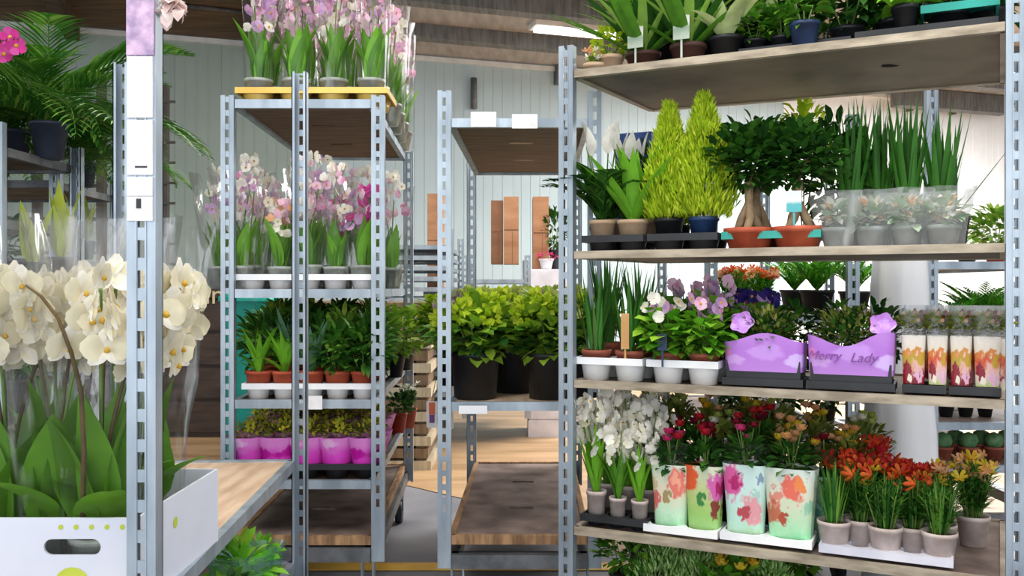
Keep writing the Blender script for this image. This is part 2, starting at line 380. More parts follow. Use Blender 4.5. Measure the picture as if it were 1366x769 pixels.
    def card(s, px0, px1, py0, py1, m=paper, v=-.03, name='price_card', lab=None, th=.002):
        p = s.at(px0, v); q = s.at(px1, v); d = (V(q)-V(p)).normalized(); n = V((d.y, -d.x, 0))*th
        z1, z0 = H(py0, p[1]), H(py1, p[1]); mb = MB().m(m); c = s.ctr
        P = [V(p)-c, V(q)-c]
        def g(a, z, f): w = P[a]+n*f; return (w.x, w.y, z)
        mb.hexa([g(0, z0, 1), g(1, z0, 1), g(1, z0, 0), g(0, z0, 0), g(0, z1, 1), g(1, z1, 1), g(1, z1, 0), g(0, z1, 0)])
        o = link(name, mb.mesh(name), s.root)
        if lab: o['label'] = lab
        return o
A = Trolley('tall steel plant trolley with wrapped orchids, second from the left', (-1.04, 3.3), (-.49, 3.3), (-1.085, 4.62), (-.535, 4.65), .2, 1.905,
            [1.885, 1.19, .785, .49, .285], board={4: base_w}, lastrim=timber)
B = Trolley('nearest steel trolley on the left carrying a white box of orchids', (-1.20, 1.5), (-.612, 1.5), (-1.265, 2.92), (-.693, 2.94), .2, 1.905,
            [.632, .3], board={0: ply_l, 1: base_w}, slits=False, ztops=[1.9, 1.9, 1.93, 1.905])
C = Trolley('steel trolley in the middle carrying big black hydrangea pots', (-.2415, 3.22), (.295, 3.22), (-.205, 4.57), (.33, 4.57), .2, 1.905,
            [1.80, .787, .31], board={0: ply, 1: ply_l, 2: base_w}, lastrim=timber)
D = Trolley('large steel plant rack filling the right side', (.176, 2.85), (1.295, 2.31), (.50, 3.38), (1.615, 2.9), .1, 1.965,
            [1.88, 1.31, .905, .442, .16], rim=rim_tan, board={0: ply_d, 1: ply_d, 2: ply_d, 3: base_w, 4: base_w}, name='plant_rack', posts='abd', ztops=[1.965, 2.1, 1.9, 1.95], rimh=.024, slits=False)
E1 = Trolley('steel trolley with ferns seen through the right rack', (.81, 3.66), (1.385, 3.66), (.83, 4.98), (1.40, 4.98), .2, 1.905,
             [1.08, .6, .3], board=base_w)
E2 = Trolley('steel trolley with small plants at far right behind the rack', (1.76, 3.78), (2.33, 3.78), (1.80, 5.1), (2.37, 5.1), .2, 2.03,
             [1.305, .93, .63, .45], board=base_w)
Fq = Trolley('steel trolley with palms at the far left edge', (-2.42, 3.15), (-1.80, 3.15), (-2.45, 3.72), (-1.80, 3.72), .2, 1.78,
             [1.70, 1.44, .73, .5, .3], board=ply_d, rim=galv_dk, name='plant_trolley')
G = Trolley('plain steel trolley with stacked empty shelves in the background', (-1.0, 6.4), (-.44, 6.4), (-1.0, 7.7), (-.44, 7.7), .2, 1.62,
            [.3+.075*k for k in range(17)], board=galv, rim=galv, slits=False, base=False)
G2 = Trolley('low steel trolley with stacked shelves behind the hydrangeas', (-.36, 6.9), (.12, 6.9), (-.36, 8.1), (.12, 8.1), .2, 1.45,
            [.3+.12*k for k in range(9)], board=galv_dk, rim=galv, slits=False, base=False)
# cards and wraps on the trolleys
C.card(628, 662, 149, 169); C.card(683, 717, 152, 171); A.card(409, 430, 528, 546)
C.card(612, 650, 541, 552, whitep, name='label_holder')
pt = B.parts['b']; pz = .2
mb = MB().m(paper)
for k, (a, b) in enumerate(((295, 262), (262, 236), (234, 160), (158, 76))):
    mb.box(-.0215, .0205, -.0205, -.0165, H(a, 1.49)-pz, H(b, 1.49)-pz-.001)
mb.m(blackp); z = H(272, 1.49)-pz; mb.box(-.006, .002, -.0212, -.0205, z-.008, z+.008); z = H(223, 1.49)-pz; mb.box(-.008, .012, -.0212, -.0205, z-.002, z+.001)
o = link('paper_strip', mb.mesh('paper_strip'), pt); o['label'] = 'white paper strip taped down the front of the post'
mb = MB().m(mat('sticker_pink', 'a98fb4', 'e8c4e0', .5, 0, 45, None, 0, 6)); mb.box(-.0225, .0225, -.0205, -.0165, H(75, 1.49)-pz, H(0, 1.49)-pz+.1)
o = link('sticker', mb.mesh('sticker'), pt); o['label'] = 'faded pink and violet sticker near the top of the post'
mb = MB().m(leafm('tissue', 'f0dcd8', 'e8ccc4', 'f8ece8')); c = V((.052, -.005, H(10, 1.49)-pz))
for k in range(26):
    mb.leaf(c+V((R.uniform(-.012, .012), R.uniform(-.01, .01), R.uniform(-.015, .015))), R.uniform(0, 6.3), R.uniform(-1, 1), .03, .022, 1.2, 3)
o = link('paper_tag', mb.mesh('paper_tag'), pt); o['label'] = 'crumpled pale paper tied beside the post top'

# black disc painting the dark of a hole under the rack's top board; bar on the far wall
mb = MB().m(mat('hole_dark', '060505', '0a0908', .9)); c_ = D.at(1187, .42); cx_, cy_ = c_[0]-D.ctr.x, c_[1]-D.ctr.y
mb.lathe([(.001, 0), (.03, 0), (.03, .001), (.001, .001)], 9, jit=.25, yr=.6, c=(cx_, cy_, 1.8645))
o = link('hole_shade_disc', mb.mesh('hole_shade_disc'), D.root); o['label'] = 'black disc painted as the dark of a hole under the top board'
mb = MB().m(galv_dk); mb.tube([wp(-.53, .1, 3.42), wp(-.53, .1, 3.8)], .04, 8); o = link('wall_bar', mb.mesh('wall_bar')); tag(o, 'bar', 'short dark vertical bar on the pale wall above the middle trolley')
# ------------------------------------------------------------------ plant parts
def pot_mb(r, h, m, taper=.7, rim=.012, n=20, sq=0):
    mb = MB().m(m)
    mb.lathe([(0.001, 0), (r*taper, 0), (r*.97, h-rim), (r*1.04, h-rim), (r*1.04, h), (r*.96, h), (r*.9, h-.012)], n, sq=sq)
    return mb
def soil_mb(r, h, m=None):
    mb = MB().m(m or soil_m); mb.lathe([(r*.93, h-.014), (r*.5, h-.006), (0.001, h-.004)], 14, jit=.03); return mb
def blob_leaves(mb, c, rx, ry, rz, N, L, W, up=.3, shell=.55, fold=.2, flat=False):
    for _ in range(N):
        t = R.uniform(0, 2*PI); cz = R.uniform(-1, 1); s_ = math.sqrt(1-cz*cz); rr = R.uniform(shell, 1)
        d = V((s_*math.cos(t), s_*math.sin(t), cz)); p = V((c[0]+d.x*rx*rr, c[1]+d.y*ry*rr, c[2]+d.z*rz*rr))
        e = math.asin(max(-1, min(1, d.z)))*.5+R.uniform(-.3, .5)+up
        mb.leaf(p, t+R.uniform(-.7, .7), e, L*R.uniform(.7, 1.2), W*R.uniform(.7, 1.15), R.uniform(.3, 1.2), 3, fold, roll=R.uniform(-.5, .5))
def bloom(mb, c, r, pm, core, yaw=0, pitch=0, n=5, wid=.75, cup=.5, cr=.22):
    """a flower facing (yaw, pitch) with n petals"""
    c = V(c); f = V((math.cos(pitch)*math.cos(yaw), math.cos(pitch)*math.sin(yaw), math.sin(pitch)))
    a = f.cross(V((0, 0, 1)));
    if a.length < .1: a = V((1, 0, 0))
    a.normalize(); b = a.cross(f).normalized(); mb.m(pm)
    for k in range(n):
        t = 2*PI*k/n+R.uniform(-.12, .12); d = a*math.cos(t)+b*math.sin(t); s = -a*math.sin(t)+b*math.cos(t)
        w = r*wid*.5; rr = r*R.uniform(.9, 1.08); fw = f*r*cup
        P = [c, c+d*rr*.35+s*w*.75+fw*.35, c+d*rr*.35-s*w*.75+fw*.35, c+d*rr*.45+fw*.2, c+d*rr*.8+s*w+fw*.8, c+d*rr*.8-s*w+fw*.8, c+d*rr*.82+fw*.55, c+d*rr+fw]
        mb.add(P, [(0, 1, 3), (0, 3, 2), (1, 4, 6, 3), (3, 6, 5, 2), (4, 7, 6), (6, 7, 5)], True)
    if core:
        mb.m(core); q = r*cr; P = [c+f*q*1.6] + [c+f*q*.3+(a*math.cos(t)+b*math.sin(t))*q for t in (0, 1.26, 2.51, 3.77, 5.03)]
        mb.add(P, [(0, 1, 2), (0, 2, 3), (0, 3, 4), (0, 4, 5), (0, 5, 1)], True)
def ball_flower(mb, c, r, pm, N=26):
    mb.m(pm); c = V(c)
    for _ in range(N):
        d = V((R.gauss(0, 1), R.gauss(0, 1), R.gauss(.3, 1))).normalized(); u = V((R.gauss(0, 1), R.gauss(0, 1), R.gauss(0, 1))).normalized()
        mb.leaf2(c+d*r*R.uniform(.3, .8), (d+u*.7).normalized(), u, r*.8, r*.75)
def rose(mb, c, r, pm):
    mb.m(pm)
    for ring, (n, cup, rr) in enumerate(((5, .35, 1), (5, .8, .8), (3, 1.3, .5))):
        for k in range(n):
            t = 2*PI*k/n+ring*.6; mb.leaf((c[0], c[1], c[2]), t, .2+cup*.8, r*rr*1.1, r*rr*1.2, -.9, 3, .3, .6, tipw=.35)
def tag_mb(w, h, z, m, tilt=0, y=0, x=0):
    mb = MB().m(m); mb.box(x-w/2, x+w/2, y-.0012, y+.0012, z, z+h); mb.box(x-.003, x+.003, y+.0012, y+.003, z-.05, z); return mb
def sleeve_mb(r0, r1, h, m=None, n=22, jit=.06, rows=7, sq=0, yr=1, z0=0):
    mb = MB().m(m or cello); mb.lathe([(r0+(r1-r0)*(k/rows)**1.4, z0+h*k/rows) for k in range(rows+1)], n, jit=jit, sq=sq, yr=yr); return mb

# --- orchids
def bloom_orchid(r, pm, cm):
    """phalaenopsis: three sepals, two broad petals, small lip, facing -Y"""
    mb = MB().m(pm)
    def pet(ang, L, W, back):
        n = 4; vs = []; fs = []
        dx, dz = math.sin(ang), math.cos(ang); sx, sz = dz, -dx
        for i in range(n+1):
            t = i/n; w = W/2*math.sin(PI*min(1, t*.86+.1))**.7; y = -back*math.sin(t*PI*.7)+.004
            for sg in (1, 0, -1): vs.append((dx*L*t+sx*w*sg, y+abs(sg)*.003, dz*L*t+sz*w*sg))
        for i in range(n):
            a = i*3; fs += [(a, a+1, a+4, a+3), (a+1, a+2, a+5, a+4)]
        mb.add(vs, fs, True)
    pet(0, r, r*.75, .006); pet(2.3, r*.95, r*.7, .004); pet(-2.3, r*.95, r*.7, .004)
    pet(1.45, r*1.05, r*1.25, .01); pet(-1.45, r*1.05, r*1.25, .01)
    mb.m(cm); mb.lathe([(.001, 0), (r*.14, r*.06), (r*.1, r*.2), (.001, r*.3)], 6, c=(0, -.008, -r*.26))
    return mb
def orchid_leaf(L, W, pitch, bend):
    mb = MB().m(Lf['orchid']); mb.leaf((0, 0, 0), 0, pitch, L, W, bend, 8, .28, .75); return mb
leafA = orchid_leaf(.2, .095, 1.45, .5).mesh('leaf'); leafB = orchid_leaf(.17, .095, 1.1, .9).mesh('leaf'); leafC = orchid_leaf(.23, .075, 1.5, .25).mesh('leaf')
upleaf = []
for k_, (q_, b_) in enumerate(((1.5, .3), (1.45, .5), (1.55, .15), (1.4, .35))):
    mb = MB().m([Lf['orchid'], Lf['bright'], Lf['orchid'], Lf['mid']][k_]); mb.leaf((0, 0, 0), 0, q_, .2, .06, b_, 7, .3, .75); upleaf.append(mb.mesh('leaf'))
bl_w = bloom_orchid(.040, Pt['cream'], Pt['core']).mesh('bloom')
def orchid(seed, pm_mesh, nst, nb, hstem, potm, film_m, leafs, ls, br, pr=.055, ph=.11, spread=.1, sleeve=(.06, .14, .62)):
    rr = random.Random(seed); t = T('potted_orchid', 'orchid')
    t.add('pot', pot_mb(pr, ph, potm)); t.add('soil', soil_mb(pr, ph, twig))
    for k in range(leafs):
        a = 2*PI*k/leafs+rr.uniform(-.4, .4); t.add('leaf', rr.choice((leafA, leafB, leafC)), loc=(.01*math.cos(a), .01*math.sin(a), ph-.01), rot=(0, 0, a), sc_=ls*rr.uniform(.85, 1.1))
    for s in range(nst):
        a = rr.uniform(0, 6.3); lean = rr.uniform(.3, 1)*spread; pts = []
        for i in range(9):
            q = i/8; zz = ph+hstem*math.sin(q*PI*.6)/math.sin(PI*.6) if q < .83 else pts[-1].z-.004
            pts.append(V((math.cos(a)*lean*q**2, math.sin(a)*lean*q**2, ph-.01+hstem*(q-.18*q**4))))
        mb = MB().m(stem_b if s % 2 else stem_m); mb.tube(pts, .0035, 5); st = t.add('stem', mb)
        for b in range(nb):
            q = .64+.36*b/max(1, nb-1); i = min(7, int(q*8)); p = pts[i].lerp(pts[i+1], q*8-i)
            off = V((rr.uniform(-1, 1), rr.uniform(-1, .6), rr.uniform(-.5, .5)))*br
            t.add('bloom', pm_mesh, parent=st, loc=tuple(p+off), rot=(rr.uniform(-.4, .5), 0, rr.uniform(-1.1, 1.1)), sc_=rr.uniform(.8, 1.15))
    if film_m:
        t.add('clear_sleeve', sleeve_mb(sleeve[0], sleeve[1], sleeve[2], film_m, 18, .12, 8, z0=.01), label='clear cellophane sleeve')
    return t
# foreground white orchids
big = [orchid(11+i, bl_w, 4, 13, .56, clearpot, cello, 6, 1.2, .06, spread=.17, sleeve=(.062, .14, .69)) for i in range(3)]
# small background blooms: clustered
def cluster_orchid(seed, pms, hs, leafs, ls, film_m=cello, sh=.55, nfl=30, zr=(.28, .5), sr=.1, flr=.02, rx=.07, pm=None, fill=0):
    rr = random.Random(seed); t = T('potted_orchid', 'orchid')
    t.add('pot', pot_mb(.052, .09, pm or clearpot, n=14)); 
    for k in range(leafs):
        a = 2*PI*k/leafs+rr.uniform(-.5, .5); t.add('leaf', rr.choice(upleaf), loc=(.014*math.cos(a), .014*math.sin(a), .075), rot=(0, 0, a), sc_=ls*rr.uniform(.75, 1.15))
    mb = MB().m(stem_m)
    for s in range(2):
        a = rr.uniform(0, 6.3); mb.tube([(0, 0, .08), (math.cos(a)*.01, math.sin(a)*.01, hs*.6), (math.cos(a)*rx*.6, math.sin(a)*rx*.6, hs)], .003, 4)
    t.add('stem', mb); mb = MB()
    for k in range(nfl):
        a = rr.uniform(0, 6.3); q = rr.uniform(.2, 1); bloom(mb, (math.cos(a)*rx*q, math.sin(a)*rx*q, rr.uniform(*zr)), flr*rr.uniform(.8, 1.2), rr.choice(pms), Pt['core'] if rr.random() < .5 else None, rr.uniform(0, 6.3), rr.uniform(-.3, .6), 5, .9, .15)
    t.add('blooms', mb, stuff=True)
    if film_m: t.add('clear_sleeve', sleeve_mb(.055, sr, sh, film_m, 14, .15, 6, z0=.01), label='clear cellophane sleeve')
    return t
# --- other plants
def simple(name, cat, pot, parts, tagm=None, extra=None):
    t = T(name, cat)
    if pot: t.add('pot', pot_mb(*pot)); t.add('soil', soil_mb(pot[0], pot[1]))
    for p in parts: t.add(p[0], p[1], stuff=(len(p) > 2))
    return t
def strap(N, L, W, m, pitch=(1.0, 1.5), bend=(.1, .6), z0=.09, rad=.025, n=6, fold=.25, tip=.8):
    mb = MB().m(m)
    for k in range(N):
        a = R.uniform(0, 2*PI); q = R.uniform(0, rad)
        mb.leaf((q*math.cos(a), q*math.sin(a), z0), a, R.uniform(*pitch), L*R.uniform(.65, 1.1), W*R.uniform(.8, 1.15), R.uniform(*bend), n, fold, tip)
    return mb
def straps_t(t, name, N, L, W, m, pitch, bend, z0, rad, n=7, fold=.25, tip=.8, variants=3):
    ms = []
    for v in range(variants):
        mb = MB().m(m); mb.leaf((0, 0, 0), 0, R.uniform(*pitch), L*R.uniform(.9, 1.05), W, R.uniform(*bend), n, fold, tip); ms.append(mb.mesh(name))
    for k in range(N):
        a = 2*PI*k/N*1.618*2+R.uniform(-.2, .2); q = R.uniform(0, rad)
        t.add(name, R.choice(ms), loc=(q*math.cos(a), q*math.sin(a), z0), rot=(0, 0, a), sc_=R.uniform(.65, 1.08))
def conifer(h, r, N, m, z0=.1):
    mb = MB().m(m)
    for k in range(N):
        t = R.random()**1.1; z = z0+h*t; rr = r*min(1, .66+1.6*t)*1.08*(1-t)**.8*R.uniform(.35, 1)+.003; a = R.uniform(0, 6.283)
        d = V((math.cos(a)*.45, math.sin(a)*.45, 1)).normalized(); p = V((rr*math.cos(a), rr*math.sin(a), z))
        for j in range(2):
            dd = (d+V((R.uniform(-.35, .35), R.uniform(-.35, .35), 0))).normalized()
            mb.leaf2(p+V((R.uniform(-.008, .008), R.uniform(-.008, .008), R.uniform(-.01, .01))), dd, V((R.uniform(-1, 1), R.uniform(-1, 1), 0)).normalized(), R.uniform(.018, .036)*(1.1-.3*t), .0055)
    mb.m(stem_b); mb.tube([(0, 0, z0-.02), (0, 0, z0+h*.9)], [.006, .001], 5); return mb
def bush(rx, rz, cz, N, L, W, m, **k):
    mb = MB().m(m); blob_leaves(mb, (0, 0, cz), rx, rx, rz, N, L, W, **k); mb.m(stem_m)
    for s in range(5): a = R.uniform(0, 6.3); mb.tube([(0, 0, .05), (rx*.5*math.cos(a), rx*.5*math.sin(a), cz)], .0025, 4)
    return mb
def frond_mesh(L, lw, m, nl=16, pitch=1.2, bend=1.3, w=.014, cols=None):
    mb = MB().m(m); p = V((0, 0, 0)); st = L/nl
    for i in range(nl):
        t = i/nl; e = pitch-bend*t; d = V((math.cos(e), 0, math.sin(e))); q = p+d*st
        mb.add([p+V((0, .002, 0)), p-V((0, .002, 0)), q-V((0, .0015, 0)), q+V((0, .0015, 0))], [(0, 1, 2, 3)])
        ll = lw*math.sin(PI*min(1, t*.85+.15))+.01
        for sg in (-1, 1):
            mb.leaf(q, sg*(1.0-.3*t)+R.uniform(-.08, .08), e*.6+.25, ll*R.uniform(.85, 1.1), w, .6, 3, .1, .8)
        p = q
    return mb
def palm(t, N, L, lw, m, z0, pitch=(1.0, 1.5), bend=(.9, 1.6), w=.014, nl=16):
    ms = [frond_mesh(L, lw, m, nl, R.uniform(*pitch), R.uniform(*bend), w).mesh('frond') for _ in range(4)]
    for k in range(N): t.add('frond', ms[k % 4], loc=(0, 0, z0), rot=(0, 0, 2*PI*k/N*2.4+R.uniform(-.2, .2)), sc_=R.uniform(.6, 1.08))
def stems_flowers(N, h, rad, lm, pms, fr, z0=.08, nl=16, L=.035, W=.008, leaf_top=.85, petals=6, cup=.7, fprob=1, wid=.5):
    fo = MB(); fl = MB()
    for k in range(N):
        a = R.uniform(0, 6.3); q = rad*math.sqrt(R.random()); hh = h*R.uniform(.75, 1.05); x0, y0 = .4*q*math.cos(a), .4*q*math.sin(a); x1, y1 = q*math.cos(a), q*math.sin(a)
        fo.m(stem_m); fo.tube([(x0, y0, z0-.01), (x1, y1, z0+hh)], .002, 4, False); fo.m(lm)
        for j in range(nl):
            t = R.uniform(.08, leaf_top); fo.leaf((x0+(x1-x0)*t, y0+(y1-y0)*t, z0+hh*t), R.uniform(0, 6.3), R.uniform(.3, 1.1), L*R.uniform(.7, 1.2), W, .5, 2, .1)
        if R.random() < fprob:
            for j in range(R.choice((1, 2, 2))):
                bloom(fl, (x1+R.uniform(-.012, .012), y1+R.uniform(-.012, .012), z0+hh+R.uniform(-.01, .012)), fr*R.uniform(.8, 1.15), R.choice(pms), None, R.uniform(0, 6.3), R.uniform(.1, 1.4), petals, wid, cup)
    return fo, fl
# --- trays
def tray(w, d, nx, ny, m, h=.055, r=None, cups=True, rimh=.022, kind='plant_tray'):
    """growers' tray: raised rim plate with real holes, tapered open cups under it"""
    t = T(kind, 'tray'); mb = MB().m(m); cw, cdp = w/nx, d/ny; r = r or min(cw, cdp)*.465
    mb.box(-w/2, w/2, -d/2, -d/2+.006, h-rimh, h); mb.box(-w/2, w/2, d/2-.006, d/2, h-rimh, h)
    mb.box(-w/2, -w/2+.006, -d/2+.006, d/2-.006, h-rimh, h); mb.box(w/2-.006, w/2, -d/2+.006, d/2-.006, h-rimh, h)
    cm_ = MB().m(m); cm_.lathe([(r, h-.003), (r*.78, .002), (.001, .002)], 12); cm_ = cm_.mesh('tray_cup')
    for i in range(nx):
        for j in range(ny):
            cx, cy = -w/2+cw*(i+.5), -d/2+cdp*(j+.5); n = 12; P = []
            for k in range(n):
                a = 2*PI*k/n+PI/n; q = max(abs(math.cos(a)), abs(math.sin(a)))
                P.append((cx+r*math.cos(a), cy+r*math.sin(a), h-.003))
                P.append((cx+max(-cw/2, min(cw/2, cw/2*math.cos(a)/q)), cy+max(-cdp/2, min(cdp/2, cdp/2*math.sin(a)/q)), h-.003))
            mb.add(P, [(2*k, 2*k+1, (2*k+3) % (2*n), (2*k+2) % (2*n)) for k in range(n)])
    t.add('tray_rim', mb)
    if cups:
        for i in range(nx):
            for j in range(ny): t.add('tray_cup', cm_, loc=(-w/2+cw*(i+.5), -d/2+cdp*(j+.5), 0))
    return t
# ------------------------------------------------------------------ placing helpers
def dist(p, q): return math.hypot(p[0]-q[0], p[1]-q[1])
def put_tray(tr, px0, px1, v, z, nx, ny, d, m, label, h=.055, lift=0, cups=True, group=None):
    p, q = tr.at(px0, v), tr.at(px1, v); w = dist(p, q); a = tr.yaw
    cx, cy = (p[0]+q[0])/2-math.sin(a)*d/2, (p[1]+q[1])/2+math.cos(a)*d/2
    t = tray(w, d, nx, ny, m, h, cups=cups); t.put((cx, cy, z+.001+lift), label, a, group=group); cells = []
    for j in range(ny):
        row = []
        for i in range(nx):
            lx, ly = -w/2+w/nx*(i+.5), -d/2+d/ny*(j+.5)
            row.append((cx+lx*math.cos(a)-ly*math.sin(a), cy+lx*math.sin(a)+ly*math.cos(a), z+.006+lift))
        cells.append(row)
    return cells
ORD = ['leftmost', 'second from the left', 'third from the left', 'fourth from the left', 'fifth from the left', 'sixth from the left', 'seventh from the left']
def ordn(i, n): return ORD[i] if i < n-1 or n == 1 else 'rightmost'
ROW = ['front row', 'second row', 'third row', 'back row']

# ------------------------------------------------------------------ A: wrapped orchids, terracotta pots, magenta sleeves
pinks = [Pt['pink'], Pt['white'], Pt['lilac']]; whites = [Pt['white'], Pt['cream'], Pt['pink']]
oA = [cluster_orchid(30+i, [pinks, whites, [Pt['pink'], Pt['mauve']]][i % 3], .42, 10, 1.12, film_m=cello, sh=.56, sr=.075, nfl=34, zr=(.28, .52), rx=.055, flr=.022) for i in range(4)]
oM = [cluster_orchid(40, [Pt['pink'], Pt['white']], .38, 9, 1.0, sh=.44, nfl=34, sr=.1, rx=.065),
      cluster_orchid(41, [Pt['cream'], Pt['peach'], Pt['pink']], .3, 9, 1.0, sh=.4, nfl=34, sr=.1, zr=(.2, .36), rx=.065),
      cluster_orchid(42, [Pt['mag'], Pt['pink'], Pt['lilac']], .36, 9, 1.0, sh=.4, nfl=32, sr=.09, zr=(.22, .38), rx=.06),
      cluster_orchid(43, [Pt['white'], Pt['lilac']], .4, 8, .95, film_m=cello, sh=.46, nfl=26, sr=.11, rx=.07)]
c1 = put_tray(A, 313, 517, .01, 1.885, 4, 2, .26, yellowp, 'yellow growers tray under the front orchids on top of the left trolley')
c2 = put_tray(A, 330, 500, .30, 1.885, 4, 2, .26, yellowp, 'yellow growers tray behind the first on top of the left trolley')
c3 = put_tray(A, 385, 500, .62, 1.885, 3, 2, .24, yellowp, 'yellow growers tray at the back on top of the left trolley')
for r_, row in enumerate(c1+c2[:1]+c3):
    for i, p in enumerate(row):
        oA[(i*2+r_) % 4].put(p, f'wrapped orchid atop the left trolley, {ordn(i, len(row))}, row {["one", "two", "three", "four", "five"][r_]} from the front', R.uniform(0, 6))
for i, (px, v) in enumerate(((520, .40), (525, .55), (531, .72), (536, .9))):
    oA[i].put(A.at(px, v, 1.893), f'pale wrapped orchid on the right edge of the left trolley top, {["nearest", "second", "third", "farthest"][i]} from the front', i*2., 1)
m1 = put_tray(A, 313, 500, .01, 1.19, 5, 2, .24, whitep, 'white tray of flowering orchids on the second shelf of the left trolley', .06)
m2 = put_tray(A, 335, 505, .35, 1.19, 4, 2, .24, whitep, 'white tray of orchids farther back on the second shelf of the left trolley', .06)
desc = {0: 'pale pink', 1: 'peach and cream', 2: 'magenta', 3: 'white and lilac'}
seq = [[3, 1, 0, 0, 2], [0, 1, 3, 2, 2], [3, 0, 3, 0], [0, 3, 0, 2]]
for r_, row in enumerate(m1+m2):
    for i, p in enumerate(row):
        k = seq[r_][i]; p2 = (p[0]-(.05 if i == 0 else 0), p[1], p[2])
        oM[k].put(p2, f'{desc[k]} wrapped orchid, {ordn(i, len(row))}, {ROW[r_]} of the eye-level orchid shelf', R.uniform(0, 6), R.uniform(.92, 1.05))
oM[3].put(A.at(292, .25, 1.197), 'white and pink wrapped orchid leaning out past the left post of the left trolley', 1.2, 1)
oM[0].put(A.at(522, .45, 1.197), 'pale pink wrapped orchid at the right edge of the orchid shelf', .5, 1)
# shelf three: terracotta pots
def bushpot(name, cat, r, h, pm, rx, rz, cz, N, L, W, lm, **k):
    t = T(name, cat); t.add('pot', pot_mb(r, h, pm)); t.add('soil', soil_mb(r, h)); t.add('foliage', bush(rx, rz, cz, N, L, W, lm, **k), stuff=True); return t
tS = T('potted_plant', 'plant'); tS.add('pot', pot_mb(.048, .1, terra, .7)); tS.add('soil', soil_mb(.048, .1)); straps_t(tS, 'leaf', 26, .19, .026, Lf['bright'], (.8, 1.5), (.3, 1.2), .09, .012)
tS2 = T('potted_plant', 'plant'); tS2.add('pot', pot_mb(.048, .1, terra, .7)); tS2.add('soil', soil_mb(.048, .1)); straps_t(tS2, 'leaf', 24, .22, .034, Lf['blue'], (.9, 1.5), (.1, .9), .09, .012)
tB = bushpot('potted_shrub', 'plant', .048, .1, terra, .095, .085, .18, 230, .06, .024, leafm('leaf_deep', '28561a', '407826', '689a34'))
tB2 = bushpot('potted_shrub', 'plant', .048, .1, terra, .1, .085, .18, 230, .06, .026, leafm('leaf_soft', '58902c', '80ac3c', 'b0c850'))
a3 = put_tray(A, 322, 500, .01, .785, 5, 2, .22, whitep, 'white tray of terracotta pots on the third shelf of the left trolley', .062)
a3b = put_tray(A, 340, 510, .34, .785, 4, 2, .24, whitep, 'white tray at the back of the terracotta pot shelf', .05)
kinds = [[(tS, 'light green strap-leaved'), (tS, 'bright narrow-leaved'), (tS2, 'grey-green arching'), (tB, 'dark leafy'), (tB, 'dense dark green')],
         [(tB, 'dark shadowed'), (tS2, 'grey-green spiky'), (tB, 'dark broad'), (tB2, 'mid green leafy'), (tB, 'dark rounded')],
         [(tB2, 'leafy mid green'), (tB, 'dark'), (tB, 'dark bushy'), (tB2, 'fresh green')], [(tB, 'dark'), (tB2, 'mid green'), (tB, 'dark'), (tB2, 'light')]]
for r_, row in enumerate(a3+a3b):
    for i, p in enumerate(row):
        t, ds = kinds[r_][i]; s = 1 if r_ == 0 else 1.08+.06*r_
        t.put(p, f'{ds} plant, {ordn(i, len(row))}, {ROW[r_]} of the terracotta pot shelf', R.uniform(0, 6), (1, 1, s) if r_ < 2 else (1.05, 1.05, s))
tY = bushpot('potted_shrub', 'plant', .055, .1, blackp, .13, .11, .2, 190, .06, .034, Lf['hyd'])
tY.put(A.at(525, .62, .79), 'yellow-green leafy shrub at the right edge of the terracotta pot shelf', 0)
tY.put(A.at(538, .9, .79), 'yellow-green shrub spilling over the back right corner of the terracotta pot shelf', 2, (1.25, 1.1, 1))
# shelf four: magenta sleeves
magp = printm('magenta_sleeve', [(0, 'd022b0'), (.45, 'e04cc8'), (.8, 'e88ad8')], [(.3, .8, .2, 'f0b8e8'), (.75, .5, .2, 'c410a0')], 4, .4)
tM = T('sleeved_plant', 'plant'); tM.add('pot', pot_mb(.042, .07, blackp, n=14)); tM.add('sleeve', sleeve_mb(.05, .078, .115, magp, 16, .05, 4, sq=.4, z0=.025), label='magenta printed sleeve')
mb = MB().m(Lf['olive']); blob_leaves(mb, (0, 0, .145), .06, .06, .035, 90, .026, .013); mb.m(Lf['yellow']); blob_leaves(mb, (0, 0, .16), .062, .062, .03, 60, .018, .013, up=.9); tM.add('foliage', mb, stuff=True)
a4 = put_tray(A, 306, 505, .01, .49, 5, 2, .25, blackp, 'black tray under the front magenta-sleeved plants', .06)
a4b = put_tray(A, 330, 512, .34, .49, 5, 2, .25, blackp, 'black tray under the magenta-sleeved plants farther back', .06)
for r_, row in enumerate(a4+a4b):
    for i, p in enumerate(row): tM.put((p[0], p[1], p[2]+.012), f'yellow-flowered plant in magenta sleeve, {ordn(i, 5)}, {ROW[r_]} of its shelf', R.uniform(0, 6))
tR = bushpot('potted_plant', 'plant', .05, .1, mat('red_pot', '9c2c1c', 'c03c28', .5), .07, .05, .13, 90, .04, .025, Lf['dark'])
tR.put(A.at(530, .82, .492), 'dark green plant in a red pot at the back right of the sleeve shelf', 0)
fo, fl_ = stems_flowers(16, .1, .06, Lf['dark'], [Pt['white']], .012, .09, 10, .03, .016)
tW = T('potted_plant', 'plant'); tW.add('pot', pot_mb(.045, .09, terra)); tW.add('soil', soil_mb(.045, .09)); tW.add('foliage', fo, stuff=True); tW.add('blooms', fl_, stuff=True)
tW.put(A.at(544, .93, .492), 'small white-flowered trailing plant at the last corner of the sleeve shelf', 0, (1, 1, 1.1))

